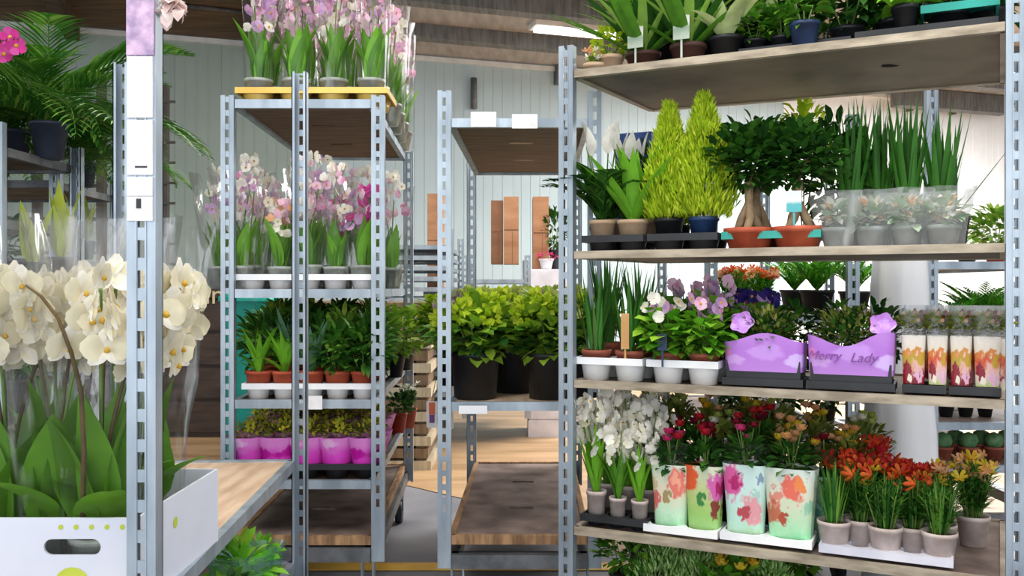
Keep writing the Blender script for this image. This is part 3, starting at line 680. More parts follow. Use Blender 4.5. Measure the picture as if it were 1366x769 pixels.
# ------------------------------------------------------------------ B: white box of orchids
bx = link('cardboard_box', None, None, (-.955, 1.79, .634)); tag(bx, 'box', 'open white cardboard box of orchids on the nearest wooden shelf'); W2, D2, Hh = .30, .2125, .163
cardw = mat('white_card', 'd4d8e6', 'e2e4ee', .55, 0, 3); t_ = .005
def wallhole(name, holes, loc, rz, w):
    mb = MB().m(cardw); y0, y1 = -t_/2, t_/2
    if not holes: mb.box(-w, w, y0, y1, 0, Hh)
    else:
        hx, hw, hz0, hz1 = holes; mb.box(-w, w, y0, y1, 0, hz0); mb.box(-w, w, y0, y1, hz1, Hh); mb.box(-w, hx-hw, y0, y1, hz0, hz1); mb.box(hx+hw, w, y0, y1, hz0, hz1)
        r = (hz1-hz0)/2; zc = (hz0+hz1)/2
        for sx in (-1, 1):
            for sz in (-1, 1):
                pts = [(hx+sx*hw, sz*r+zc)]+[(hx+sx*(hw-r+r*math.cos(a)), zc+sz*r*math.sin(a)) for a in (0, PI/8, PI/4, 3*PI/8, PI/2)]
                mb.add([(x, y, z) for y in (y0, y1) for x, z in pts], [(0, i, i+1) for i in range(1, 5)]+[(6, 6+i+1, 6+i) for i in range(1, 5)]+[(i, i+1, i+7, i+6) for i in range(1, 5)])
    o = link(name, mb.mesh(name), bx, loc); o.rotation_euler.z = rz; return o
fp = wallhole('front_panel', (.185, .05, .098, .126), (0, -D2, 0), 0, W2); wallhole('back_panel', None, (0, D2, 0), 0, W2)
sp_ = wallhole('side_panel', None, (W2-t_/2, 0, 0), PI/2, D2-t_/2); wallhole('side_panel', None, (-W2+t_/2, 0, 0), PI/2, D2-t_/2)
mb = MB().m(cardw); mb.box(-W2+t_, W2-t_, -D2+t_, D2-t_, 0, .004); link('box_floor', mb.mesh('box_floor'), bx)
grn = mat('printed_lime', 'b8c436', 'c8d44a', .5)
def disc(par, cx, cz, r, nm='printed_dot', m=grn):
    mb = MB().m(m); mb.add([(cx+r*math.cos(k*PI/8), -t_/2-.0008, cz+r*math.sin(k*PI/8)) for k in range(16)], [tuple(range(16))]); link(nm, mb.mesh(nm), par)
for k in range(5): disc(fp, .165+.027*k, .147, .0045)
disc(fp, .185, .045, .032); disc(sp_, -.04, .11, .011)
mb = MB().m(mat('print_grey', '8a9492', 'a4acaa', .6))
for k, (a, b, c, d) in enumerate(((-.14, .06, -.138, .072), (-.145, .03, -.136, .04), (-.136, .036, -.127, .046))):
    mb.add([(a, -.0034, b), (a+.005, -.0034, b), (c+.005, -.0034, d), (c, -.0034, d)], [(0, 1, 2, 3)])
link('printed_mark', mb.mesh('printed_mark'), sp_)
def atZ(px, Z, z): return (X(px, Z), Z, z)
ob = [(75, 1.70, 0, 'behind the box handle with the lowest broad leaf'), (150, 1.80, 1, 'in the middle of the white box'), (196, 1.9, 2, 'at the right end of the white box'),
      (10, 1.72, 1, 'in the white box at the left picture edge'), (70, 1.9, 2, 'at the back of the white box on the left'), (135, 1.66, 0, 'at the front of the white box near the post')]
for px, Z, k, l in ob:
    big[k].put(atZ(px, Z, .639), f'white moth orchid in clear film {l}', R.uniform(0, 6.28))
bud = MB().m(stem_b); pts = [atZ(110, 1.62, .76)]
for px, y, Z in ((112, 600, 1.6), (108, 520, 1.58), (95, 470, 1.56), (78, 425, 1.55), (55, 395, 1.54), (34, 380, 1.53)): pts.append(V((X(px, Z), Z, H(y, Z))))
bud.tube(pts, [.005, .005, .0045, .004, .0035, .003, .002], 6); o = link('flower_spike', bud.mesh('flower_spike')); tag(o, 'flower stem', 'long dark bare orchid spike curving left in front of the white blooms')
# under the box
tN = bushpot('potted_plant', 'plant', .06, .12, navyp, .06, .07, .17, 80, .06, .03, Lf['bright'])
tN.add('clear_sleeve', sleeve_mb(.06, .085, .17, cello_t, 14, .1, 5, z0=.06))
tN.put(atZ(322, 2.3, .302), 'green and white wrapped plant in a dark blue pot under the near wooden shelf', 0)
tN.put(atZ(272, 2.0, .302), 'dark blue pot with wrapped plant lowest under the near wooden shelf edge', 2, (1, 1, .85))
tR.put(atZ(304, 2.08, .302), 'dark red-potted plant between the two wrapped ones under the near shelf', 1, (1, 1, 1.2))
tN.put(atZ(346, 2.5, .302), 'wrapped green plant beside the back post under the near shelf', 3, (.8, .8, .8))

# ------------------------------------------------------------------ C: hydrangeas
def hyd(seed, rx=.15, tagged=False, drop=0):
    R.seed(seed); t = T('potted_hydrangea', 'plant'); t.add('pot', pot_mb(.092, .17, blackp, .85, .014, 24)); t.add('soil', soil_mb(.092, .17))
    mb = MB(); mb.m(Lf['hyd']); blob_leaves(mb, (0, 0, .25), rx, rx, .11, 190, .075, .055, up=.3); mb.m(Lf['dark']); blob_leaves(mb, (0, 0, .22), rx*.8, rx*.8, .06, 50, .08, .05)
    mb.m(stem_m)
    for k in range(6): a = k*1.05; mb.tube([(.01*math.cos(a), .01*math.sin(a), .16), (.08*math.cos(a), .08*math.sin(a), .3)], .004, 5)
    t.add('foliage', mb, stuff=True)
    for k in range(12):
        a = k*2.4; q = rx*1.0*math.sqrt((k+.5)/12); mb = MB(); ball_flower(mb, (0, 0, 0), .04, [Pt['grn'], Lf['lime'], Pt['grn'], Pt['mauve'], Lf['lime']][k % 5], 46)
        t.add('flower_head', mb, loc=(q*math.cos(a), q*math.sin(a), .375-q*q*3.4), stuff=False)
    if tagged:
        mb = MB().m(paper); mb.box(-.022, .022, -.001, .001, -.17, -.06); mb.m(mat('tag_orange', 'd0602c', 'e0703c', .5)); mb.box(-.012, .014, -.002, -.001, -.115, -.065); mb.m(mat('tag_purple', '6a3a7c', '7c4a90', .5)); mb.box(-.01, .012, -.002, -.001, -.15, -.116)
        mb.m(stem_m); mb.tube([(0, 0, -.06), (.02, 0, .05), (.06, .04, .17)], .0015, 4); t.add('care_tag', mb, loc=(-.1, -.1, 0))
    return t
hs = [hyd(5), hyd(6, .14), hyd(8, .17, True)]; R.seed(99)
for px, v, k, l in ((634, .11, 0, 'front left of the middle trolley shelf'), (686, .26, 1, 'set back in the middle of the trolley shelf'), (734, .11, 0, 'front right of the middle trolley shelf'), (770, .14, 1, 'hidden partly by the big rack post'),
                    (610, .46, 2, 'overhanging the left side of its trolley'), (700, .55, 1, 'back centre of the middle trolley shelf'), (738, .5, 0, 'back right of the middle trolley shelf'), (650, .8, 1, 'at the far end of the middle trolley shelf')):
    hs[k].put(C.at(px, v, .789), f'hydrangea in a big black pot, {l}', R.uniform(0, 6) if k < 2 else 0)

# ------------------------------------------------------------------ F: far left
tp = T('potted_palm', 'palm'); tp.add('pot', pot_mb(.07, .14, mat('slate_pot', '2a3040', '3c4456', .5))); tp.add('soil', soil_mb(.07, .14)); palm(tp, 40, .6, .2, leafm('leaf_palm', '2c641e', '4c8c2c', '8cb44c'), .14, (.3, 1.5), (.7, 2.0), .014, 26)
Fp = tp.put(atZ(66, 3.5, 1.702), 'bushy feather palm in a dark blue pot on the far left trolley', 0)
tp.put(atZ(15, 3.75, 1.702), 'second feather palm behind, at the left picture edge', 2, 1.1)
tp.put(atZ(112, 4.1, 1.66), 'feather palm farther back, its fronds hanging towards the post', 4, .8)
tm_ = T('potted_orchid', 'orchid'); tm_.add('pot', pot_mb(.05, .1, blackp)); mb = MB().m(stem_m); mb.tube([(0, 0, .08), (.02, 0, .25), (.09, 0, .36), (.17, -.02, .38)], .003, 5); tm_.add('stem', mb)
mb = MB()
for k in range(5): bloom(mb, (.12+.022*k, -.02, .385-.03*(k % 3)), .036, Pt['mag'], Pt['core'], -PI/2+R.uniform(-.5, .5), 0, 5, .9, .15)
tm_.add('blooms', mb); tm_.put(atZ(-52, 3.2, 1.702), 'magenta orchid spray reaching in at the left picture edge', 0)
ts = T('snake_plant', 'plant'); ts.add('pot', pot_mb(.05, .09, blackp)); ts.add('soil', soil_mb(.05, .09)); straps_t(ts, 'leaf', 8, .3, .07, leafm('leaf_edged', '4c7a2c', 'a8b838', 'd0cc48'), (1.25, 1.55), (-.1, .2), .08, .02, tip=.6)
ts.put(atZ(82, 3.4, 1.222), 'yellow-edged snake plant above the white blooms at left', .6, (1, 1, 1.05)); ts.put(atZ(112, 4.05, 1.33), 'yellow-tipped snake plant nearer the post above the white blooms', 2, (1.05, 1.05, .9)); ts.put(atZ(45, 3.3, 1.222), 'snake plant at the left with blunt green leaves', 1, (1, 1, .8))
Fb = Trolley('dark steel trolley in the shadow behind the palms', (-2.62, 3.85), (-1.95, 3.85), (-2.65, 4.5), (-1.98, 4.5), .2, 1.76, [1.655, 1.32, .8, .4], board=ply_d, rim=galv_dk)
tD = bushpot('potted_shrub', 'plant', .06, .1, blackp, .12, .11, .2, 190, .06, .03, Lf['dark'])
for px, Z, z, l, s in ((8, 3.35, .732, 'lowest dark shrub at the left picture edge', 1.3), (45, 3.5, .732, 'dark shrub seen through the film at left', 1.2), (5, 3.4, 1.222, 'dark shrub on the shelf below the palms at the edge', .8), (90, 4.0, .802, 'dark shrub in the shadow behind the wrapped orchids', 1.3)):
    tD.put(atZ(px, Z, z), l, R.uniform(0, 6), s)
for k, px in enumerate((-8, 22, 52, 82)): tR.put(atZ(px, 3.32+.1*k, .502), f'small leafy plant in a red pot low at far left, {ordn(k, 4)}', k, .95)

# ------------------------------------------------------------------ background things
t = T('storage_rack', 'rack'); dk = mat('rack_paint', '3a352e', '4a443a', .6)
for x in (0, .57, 1.13): mb = MB().m(dk); mb.box(x-.035, x+.035, -.03, .03, 0, 3.0+.25*(x < 1)); t.add('post', mb)
for z in (1.5, 1.8, 2.1, 2.35, 2.6, 2.8): mb = MB().m(dk); mb.box(-.5, .6, .035, .06, z, z+.03); t.add('crossbar', mb)
for z in [1.4+.18*k for k in range(9)]: mb = MB().m(dk); mb.box(1.04, 1.24, -.05, -.03, z, z+.02); t.add('peg', mb)
t.put((-4.22, 8.0, 0), 'tall dark pegged storage rack against the pale wall at left')
t = T('wheeled_bin', 'bin'); mb = MB().m(tealp); mb.lathe([(.14, .06), (.17, .9), (.18, 1.0)], 20, sq=.5); t.add('body', mb); mb = MB().m(tealp); mb.lathe([(.001, 1.06), (.15, 1.05), (.19, 1.02), (.19, .995)], 20, sq=.5); t.add('lid', mb)
for sx in (-1, 1): mb = MB().m(blackp); mb.tube([(sx*.14, .1, .07), (sx*.18, .1, .07)], .07, 14); t.add('wheel', mb)
t.put((X(334, 5.9), 5.9, 0), 'teal green wheeled bin behind the left trolley', 0, (1, 1, 1.12))
t = T('sales_counter', 'counter'); brn = mat('counter_brown', '2e221b', '46352a', .6, 0, 4, (1, 1, 5)); mb = MB().m(brn); mb.box(-1.1, .35, 0, .6, 0, 1.12); t.add('body', mb)
for k in range(4): mb = MB().m(brn); mb.box(-1.08, .34, -.02, 0, .05+.27*k, .30+.27*k-.01); t.add('front_board', mb)
mb = MB().m(mat('counter_top', '5c4a42', '6e5a50', .5)); mb.box(-1.15, .38, -.05, .65, 1.22, 1.30); mb.m(brn); mb.box(-1.1, .35, -.03, .6, 1.12, 1.22); t.add('sign_board', mb)
co = t.put((X(283, 7.2), 7.2, 0), 'dark brown sales counter with cream letters behind the left trolley')
def text(s, size, m, par, loc, rot=(PI/2, 0, 0), shear=0, name='lettering', ext=.001, align='CENTER', sx=1):
    c = bpy.data.curves.new('tmp', 'FONT'); c.body = s; c.size = size; c.shear = shear; c.extrude = ext; c.align_x = align
    o = bpy.data.objects.new('tmp', c); COL.objects.link(o); dg = bpy.context.evaluated_depsgraph_get(); me = bpy.data.meshes.new_from_object(o.evaluated_get(dg))
    bpy.data.objects.remove(o); me.name = name; me.materials.clear(); me.materials.append(m); q = link(name, me, par, loc); q.rotation_euler = rot; q.scale = (sx, 1, 1); return q
text('un', .22, mat('sign_cream', 'c8b48c', 'd8c8a4', .6), co, (.0, -.032, 1.075), name='lettering')
cart = mat('brown_cardboard', '9a6a48', 'b88864', .75, 0, 3, (1, 1, 3))
def carton(px0, px1, y0, y1, Z, l, m=cart, d=.25):
    w = (px1-px0)*Z/F; h = (y1-y0)*Z/F; t = T('cardboard_carton', 'box')
    mb = MB().m(m); mb.box(-w/2, w/2, 0, d, 0, h); t.add('body', mb)
    mb = MB().m(mat('carton_dark', '6c4630', '7c543a', .8)); mb.box(-w/2+.003, w/2-.003, -.002, 0, h*.5, h*.5+.008); mb.box(w*.08, w*.1, -.002, 0, 0, h*.49); t.add('tape', mb)
    t.put((X((px0+px1)/2, Z), Z, H(y1, Z)), l)
carton(570, 590, 258, 384, 7.9, 'tall narrow brown carton behind the left post of the middle trolley')
carton(655, 671, 267, 352, 7.3, 'darker narrow brown carton left of the pair under the middle trolley top', mat('cardboard_dark', '7a5238', '8c6044', .8), .2)
carton(672, 692, 262, 352, 7.25, 'lighter brown carton right of the pair under the middle trolley top')
carton(711, 732, 262, 360, 7.4, 'brown carton with white label beside the rack post'); 
for nm, px, top, Z, w, l in (('wooden_prop', 580, 384, 7.88, .1, 'short timber stand under the left tall carton'),):
    mb = MB().m(galv); mb.box(X(px, Z)-w, X(px, Z)+w, Z, Z+.3, 0, H(384, Z)-.002); o = link(nm, mb.mesh(nm)); tag(o, 'stand', l)
mb = MB().m(mat('stack_crate', 'd8d4dc', 'eae6ee', .5)); z0 = 0
for k in range(9): mb.box(.13, .44, 7.2, 7.7, .002+.15*k, .14+.15*k); mb.box(.14, .43, 7.21, 7.69, .14+.15*k, .152+.15*k)
o = link('crate_stack', mb.mesh('crate_stack')); tag(o, 'crates', 'stack of white crates behind the hydrangeas beside the rack post')
tHp = bushpot('potted_plant', 'plant', .06, .08, whitep, .08, .03, .1, 60, .03, .02, Pt['hot']); tHp.put((.28, 7.35, 1.358), 'pot of hot pink flowers on the white crates')
tD.put((.36, 7.45, 1.358), 'dark leafy plant on the white crates beside the rack post', 1, (.9, .9, 1.6))
# a low stack of pale boards between left trolley posts
st = T('board_stack', 'boards'); pal = [mat('pallet_pale', 'b4a68c', 'cfc2a6', .7, 0, 5, (8, 1, 1)), mat('pallet_brown', '6e5a44', '8c745a', .7, 0, 5, (8, 1, 1))]
for k in range(14): mb = MB().m(pal[k % 2]); mb.box(-.62+.02*(k % 3), .5-.02*(k % 2), 0, .8, .08*k, .08*k+.062); st.add('board', mb)
spm = MB().m(pal[1]); spm.box(0, .07, .02, .78, 0, .018); spm = spm.mesh('spacer')
for k in range(13): [st.add('spacer', spm, loc=(x, 0, .08*k+.062)) for x in (-.55, -.05, .4)]
st.put((X(462, 5.6), 5.9, .003), 'stack of pale boards on spacers behind the left trolley')
# white draped plastic roll
mb = MB().m(mat('white_sheet', 'f6f6fa', 'ffffff', .5, 0, 8, (1, 1, .3), .3))
mb.lathe([(.001, 0), (.19, .0), (.2, .3), (.18, .6), (.15, .9), (.14, 1.2), (.13, 1.33), (.06, 1.38), (.001, 1.39)], 26, jit=.1)
o = link('wrapped_roll', mb.mesh('wrapped_roll'), None, (1.86-.02, 4.62-1.0, 0)); o.location = (X(1199, 3.62), 3.62, .004); o.scale = (.72, .72, 1); tag(o, 'roll', 'tall roll draped in crumpled white plastic behind the right rack')
# ------------------------------------------------------------------ D: the right rack, top shelf
y_ = D.yaw
S1, S2, S3, S4, S5 = 1.88, 1.31, .905, .442, .16
lab_m = printm('plant_label', [(0, 'c8ccc4'), (.42, 'b8c4b0'), (.6, '9cb498'), (.7, 'e4e0dc')], [(.5, .8, .2, 'b8453c')], 3, .3)
tC = T('strap_leaf_plant', 'plant'); tC.add('pot', pot_mb(.055, .06, mat('pot_brown', '3a2420', '54342c', .6))); tC.add('soil', soil_mb(.055, .06)); straps_t(tC, 'leaf', 34, .42, .045, Lf['mid'], (.35, 1.45), (.2, .9), .045, .015, 8, .3, .7, 4); straps_t(tC, 'leaf', 12, .34, .03, leafm('leaf_striped', 'a8c860', '8cb848', 'd0dc98'), (.6, 1.3), (.3, .8), .045, .015, 8, .3, .7, 3); straps_t(tC, 'leaf', 14, .36, .05, Lf['dark'], (.6, 1.5), (.1, .8), .045, .015, 8, .3, .7, 3)
tC.add('plant_label', tag_mb(.05, .085, .06, lab_m, y=-.08))
tC.put(D.at(858, .16, S1+.001), 'arching strap-leaved plant with a picture label, leftmost of two on the top right shelf', y_)
tC.put(D.at(918, .14, S1+.001), 'arching strap-leaved plant with a red and green label, second on the top right shelf', y_+.0, (1, 1, 1.1))
tC.put(D.at(890, .62, S1+.001), 'strap-leaved plant behind the two labelled ones on the top right shelf', y_+1.9, 1.1)
tL = bushpot('potted_shrub', 'plant', .04, .06, beigep, .06, .045, .1, 150, .025, .018, Lf['lime']); tL.put(D.at(815, .14, S1+.001), 'small lime green bush at the left end of the top right shelf', 0)
fo, fl_ = stems_flowers(14, .03, .045, Lf['lime'], [Pt['cream'], Pt['peach']], .014, .03, 8, .02, .012)
t = T('flower_pot', 'plant'); t.add('pot', pot_mb(.035, .035, beigep)); t.add('foliage', fo, stuff=True); t.add('blooms', fl_, stuff=True); t.put(D.at(793, .10, S1+.001), 'tiny pot of cream flowers at the left corner of the top right shelf')
tV = T('variegated_plant', 'plant'); tV.add('pot', pot_mb(.05, .08, blackp)); straps_t(tV, 'leaf', 16, .22, .05, leafm('leaf_pale', '7fb84a', 'd4e2a0', 'a8d060'), (.5, 1.4), (.4, 1.3), .07, .012, 6, .2, .7)
tV.put(D.at(968, .16, S1+.001), 'pale variegated leafy plant right of the labelled ones on the top shelf', 1); tV.put(D.at(1030, .36, S1+.05), 'pale leafy plant in the first black tray on the top shelf', 3, 1.0)
k1 = put_tray(D, 985, 1058, .12, S1, 2, 2, .18, blackp, 'black tray in the middle of the top right shelf', .035); k2 = put_tray(D, 1088, 1135, .14, S1, 1, 2, .2, blackp, 'narrow black tray right of the blue pot on the top shelf', .04)
k3 = put_tray(D, 1140, 1332, .10, S1, 4, 2, .2, blackp, 'long black tray at the right end of the top shelf', .042)
k4 = put_tray(D, 1228, 1334, .10, S1+.044, 3, 2, .22, tealp, 'teal tray stacked on the long black tray at the right end of the top shelf', .05, cups=False)
tBl = T('potted_plant', 'plant'); tBl.add('pot', pot_mb(.042, .085, navyp)); tBl.add('soil', soil_mb(.042, .085)); tBl.add('foliage', bush(.06, .06, .14, 70, .05, .03, Lf['mid']), stuff=True); tBl.put(D.at(1073, .1, S1+.001), 'leafy plant in a blue pot on the top right shelf')
tDk = T('potted_shrub', 'plant'); tDk.add('pot', pot_mb(.05, .09, blackp)); mb = bush(.11, .12, .2, 210, .06, .028, Lf['dark']); tDk.add('foliage', mb, stuff=True)
for px, v, l, s in ((950, .55, 'behind the strap-leaved plants', 1.1), (1008, .6, 'above the first black tray', 1.1), (1100, .5, 'behind the blue pot', 1.0), (1160, .45, 'in the long black tray', .9), (1290, .75, 'behind the teal tray', 1.1), (880, .35, 'close behind the first label', 1.15), (935, .3, 'close behind the second label', 1.15), (985, .3, 'beside the pale variegated plant', 1.1), (1045, .4, 'left of the blue pot', 1.15), (1130, .3, 'right of the blue pot', 1.0), (1240, .5, 'left behind the teal tray', 1.1), (1195, .35, 'left of the drooping leaf', 1.15), (1265, .3, 'inside the long tray behind the teal rim', 1.1), (1318, .35, 'at the right rack post', 1.15)):
    tDk.put(D.at(px, v, S1+.001), f'dark bushy plant on the top right shelf {l}', R.uniform(0, 6), s)
tDs = bushpot('potted_plant', 'plant', .04, .08, blackp, .06, .06, .14, 110, .045, .026, Lf['mid'])
for i, p in enumerate(k1[0]): tDs.put(p, f'small plant in the first black tray of the top shelf, {["left", "right"][i]} of two', i, .8)
tH = T('hanging_leaf_plant', 'plant'); tH.add('pot', pot_mb(.035, .06, blackp)); straps_t(tH, 'leaf', 5, .14, .07, Lf['bright'], (.6, 1.1), (1.2, 2.0), .05, .01, 6, .2, .6)
mb = MB().m(leafm('leaf_pale', 'a', 'a')); mb.leaf((0, -.02, .11), -PI/2, .5, .15, .07, 2.2, 8, .2, .6); tH.add('leaf', mb, label='pale green leaf drooping over the shelf edge'); tH.put(D.at(1207, .14, S1+.046), 'plant with one pale leaf drooping over the top shelf edge', 0)
# shelf two
b1 = put_tray(D, 776, 858, .04, S2, 2, 2, .22, blackp, 'black tray under the beige pots on the second right shelf', .055)
b2 = put_tray(D, 863, 957, .04, S2, 2, 2, .22, blackp, 'black tray under the two golden conifers', .055)
b3 = put_tray(D, 962, 1095, .04, S2, 2, 2, .22, tealp, 'teal tray carrying the two terracotta bonsai bowls', .055)
tZ = T('potted_fern_palm', 'plant'); tZ.add('pot', pot_mb(.042, .1, beigep)); tZ.add('soil', soil_mb(.042, .1)); palm(tZ, 11, .25, .07, Lf['dark'], .09, (.7, 1.4), (.7, 1.4), .022, 12)
tZ.put(b1[0][0], 'dark feathery-leaved plant in a beige pot beside the left rack post', 0); tZ.put(b1[1][0], 'dark feathery plant in the back left of the black tray', 2, 1.1)
tG = T('potted_foliage_plant', 'plant'); tG.add('pot', pot_mb(.048, .098, beigep)); tG.add('soil', soil_mb(.048, .098)); straps_t(tG, 'leaf', 24, .26, .045, Lf['bright'], (.8, 1.5), (.1, .8), .09, .015, 7, .25, .8)
tG.put(b1[0][1], 'bright green broad-leaved plant in a beige pot left of the conifers', 0); tG.put(b1[1][1], 'bright broad-leaved plant behind the beige pot left of the conifers', 1, 1.1)
for i, (h, r, pm, l) in enumerate(((.345, .088, blackp, 'smaller golden conifer in a black pot'), (.365, .11, navyp, 'larger golden conifer in a dark blue pot'))):
    t = T('golden_conifer', 'conifer'); t.add('pot', pot_mb(.045, .1, pm)); t.add('soil', soil_mb(.045, .1)); t.add('foliage', conifer(h, r, 4200, Lf['lime'], .1), stuff=True); t.put(b2[0][i], l+' on the second right shelf', i)
    if i == 0: t.put(b2[1][0], 'golden conifer mostly hidden behind the smaller one', 2, .85)
R.seed(4)
def bonsai(tagc):
    t = T('bonsai_ficus', 'bonsai'); t.add('pot', pot_mb(.072, .062, terra, .8, .016, 24)); t.add('soil', soil_mb(.072, .062))
    mb = MB().m(twig)
    for a in (0, 2.2, 4.1): mb.tube([(.045*math.cos(a), .03*math.sin(a), .05), (.022*math.cos(a+.3), .02*math.sin(a+.3), .09), (0, 0, .14), (.01*math.cos(a), .01*math.sin(a), .2)], [.012, .014, .012, .006], 7)
    t.add('trunk', mb); mb = MB().m(Lf['dark']); blob_leaves(mb, (0, 0, .27), .13, .12, .1, 520, .042, .026, shell=.3); mb.m(stem_b); mb.tube([(0, 0, .19), (.03, 0, .27)], .004, 5); t.add('foliage', mb, stuff=True)
    if tagc: t.add('care_tag', tag_mb(.042, .06, .1, printm('tag_teal', [(0, '2f9fa4'), (.66, '58b8bc'), (.74, 'e8ecec')], [], 3, .05), y=-.075))
    return t
bonsai(False).put(b3[0][0], 'small ficus bonsai with thick pale roots in a terracotta bowl', .3); bonsai(True).put(b3[0][1], 'ficus bonsai with a teal and white tag in a terracotta bowl', y_)
bonsai(False).put(b3[1][0], 'ficus bonsai behind, back left of the teal tray', 2, 1.1)
tLm = T('potted_shrub', 'plant'); tLm.add('pot', pot_mb(.05, .09, blackp)); tLm.add('foliage', bush(.09, .13, .36, 260, .04, .022, Lf['lime']), stuff=True); tLm.put(D.at(1072, .74, S2+.002), 'tall lime yellow shrub behind the bonsai bowls', 0, (1, 1, 1.02))
tDk.put(D.at(1115, .5, S2+.002), 'dark bush between bonsai and spiky plants on the second right shelf', 0, (.9, .9, 1.3)); tDk.put(D.at(870, .75, S2+.002), 'dark bush behind the golden conifers', 0, (1, 1, 1.2))
tSp = T('spiky_plant', 'plant'); tSp.add('pot', pot_mb(.048, .1, blackp)); tSp.add('soil', soil_mb(.048, .1)); straps_t(tSp, 'leaf', 26, .38, .022, Lf['grass'], (1.05, 1.54), (-.15, .12), .09, .03, 5, .35, .6, 4)
for i, (px, v, sz, l) in enumerate(((1136, .42, 1.0, 'leftmost'), (1172, .5, 1.02, 'second from the left'), (1212, .42, .98, 'third from the left'), (1254, .45, .9, 'rightmost'), (1150, .8, 1.05, 'back left'), (1200, .82, 1.0, 'back right'))):
    tSp.put(D.at(px, v, S2+.002), f'upright dark spiky-leaved plant on the second right shelf, {l}', i*1.1, (1, 1, sz))
t = T('spiky_plant', 'plant'); t.add('pot', pot_mb(.045, .1, blackp)); mb = MB().m(Lf['grass']); mb.leaf((0, 0, .09), -.45, .95, .3, .02, .0, 5, .3, .6); mb.leaf((0, 0, .09), 1, 1.4, .3, .02, .0, 5, .3, .6); t.add('leaf', mb); t.put(D.at(1272, .5, S2+.002), 'thin spiky plant whose leaf leans far right over the second shelf')
tSc = T('wrapped_succulent', 'plant'); tSc.add('pot', pot_mb(.042, .06, clearpot, n=14)); mb = MB().m(leafm('leaf_silver', 'a8c0a4', 'c8d8bc', '84a888')); blob_leaves(mb, (0, 0, .09), .045, .045, .035, 50, .04, .022); mb.m(Pt['peach']); blob_leaves(mb, (0, 0, .105), .04, .04, .03, 22, .02, .014); mb.m(Pt['white']); blob_leaves(mb, (0, 0, .1), .045, .045, .04, 30, .03, .02); tSc.add('foliage', mb, stuff=True)
tSc.add('clear_sleeve', sleeve_mb(.05, .072, .155, film('cellophane_white', 'fdfeff', .22, .8), 14, .12, 6, z0=.005), label='milky clear film sleeve')
for i, px in enumerate((1116, 1162, 1210, 1258)): tSc.put(D.at(px, .12, S2+.002), f'small succulent wrapped in milky film in front of the spiky plants, {ordn(i, 4)}', i*1.3, (1.08, 1.08, 1.0))
for i, px in enumerate((1190, 1238)): tSc.put(D.at(px, .33, S2+.002), f'film-wrapped succulent in the second row before the spiky plants, {["left", "right"][i]} one', i*1.3)
mb = MB().m(mat('blue_carton', '24447c', '34589a', .6)); mb.box(-.07, .07, -.03, .03, 0, .46); mb.m(paper); mb.box(-.05, .05, -.031, -.03, .3, .34)
o = link('blue_carton', mb.mesh('blue_carton'), None, D.at(848, .9, S2+.001)); o.rotation_euler.z = y_; tag(o, 'box', 'upright blue carton behind the broad-leaved plant')
tPl = T('peace_lily', 'plant'); tPl.add('pot', pot_mb(.05, .1, blackp)); straps_t(tPl, 'leaf', 12, .24, .05, Lf['dark'], (.8, 1.4), (.3, .9), .09, .015)
for k in range(5): mb = MB().m(stem_m); a = k*1.3; p1 = (.07*math.cos(a), .05*math.sin(a), .33+.02*(k % 3)); mb.tube([(0, 0, .09), p1], .0025, 4); s_ = tPl.add('flower_stem', mb); mb = MB().m(Pt['white']); mb.leaf(p1, a, 1.45, .1, .045, .2, 5, .4, .8); tPl.add('white_flower', mb)
tPl.put(D.at(806, .55, S2+.002), 'peace lily with upright white flowers behind the left rack post', 0, (1, 1, 1.05)); tPl.put(D.at(838, .6, S2+.002), 'peace lily with white spathes right of its neighbour at the left of the rack', 1, (1, 1, 1.0))
# shelf three
w1 = put_tray(D, 765, 857, .03, S3, 2, 2, .22, whitep, 'white tray under the two upright-leaved plants at the left of the third shelf', .075)
w2 = put_tray(D, 862, 958, .03, S3, 2, 2, .22, whitep, 'white tray under the lilac flowering plants', .075)
tSn = T('potted_reed_plant', 'plant'); tSn.add('pot', pot_mb(.046, .092, terra_b)); tSn.add('soil', soil_mb(.046, .092)); straps_t(tSn, 'leaf', 20, .26, .02, Lf['grass'], (1.25, 1.55), (-.1, .15), .085, .03, 5, .35, .6, 4); straps_t(tSn, 'leaf', 6, .27, .022, Lf['snake'], (1.3, 1.55), (-.1, .1), .085, .03, 5, .35, .6, 2)
tSn.put(w1[0][0], 'upright reed-leaved plant in a terracotta pot beside the left rack post', 0); tSn.put(w1[1][0], 'reed-leaved plant in the back left of the first white tray', 2, (1, 1, 1.2)); tSn.put(w1[1][1], 'reed-leaved plant in the back right of the first white tray', 3, (1, 1, 1.1))
t = T('potted_reed_plant', 'plant'); t.parts = list(tSn.parts); t.add('wooden_label', tag_mb(.026, .11, .1, mat('wood_stick', 'c4935c', 'd8ae78', .6), y=-.052)); t.put(w1[0][1], 'upright reed-leaved plant with a wooden stick label', y_)
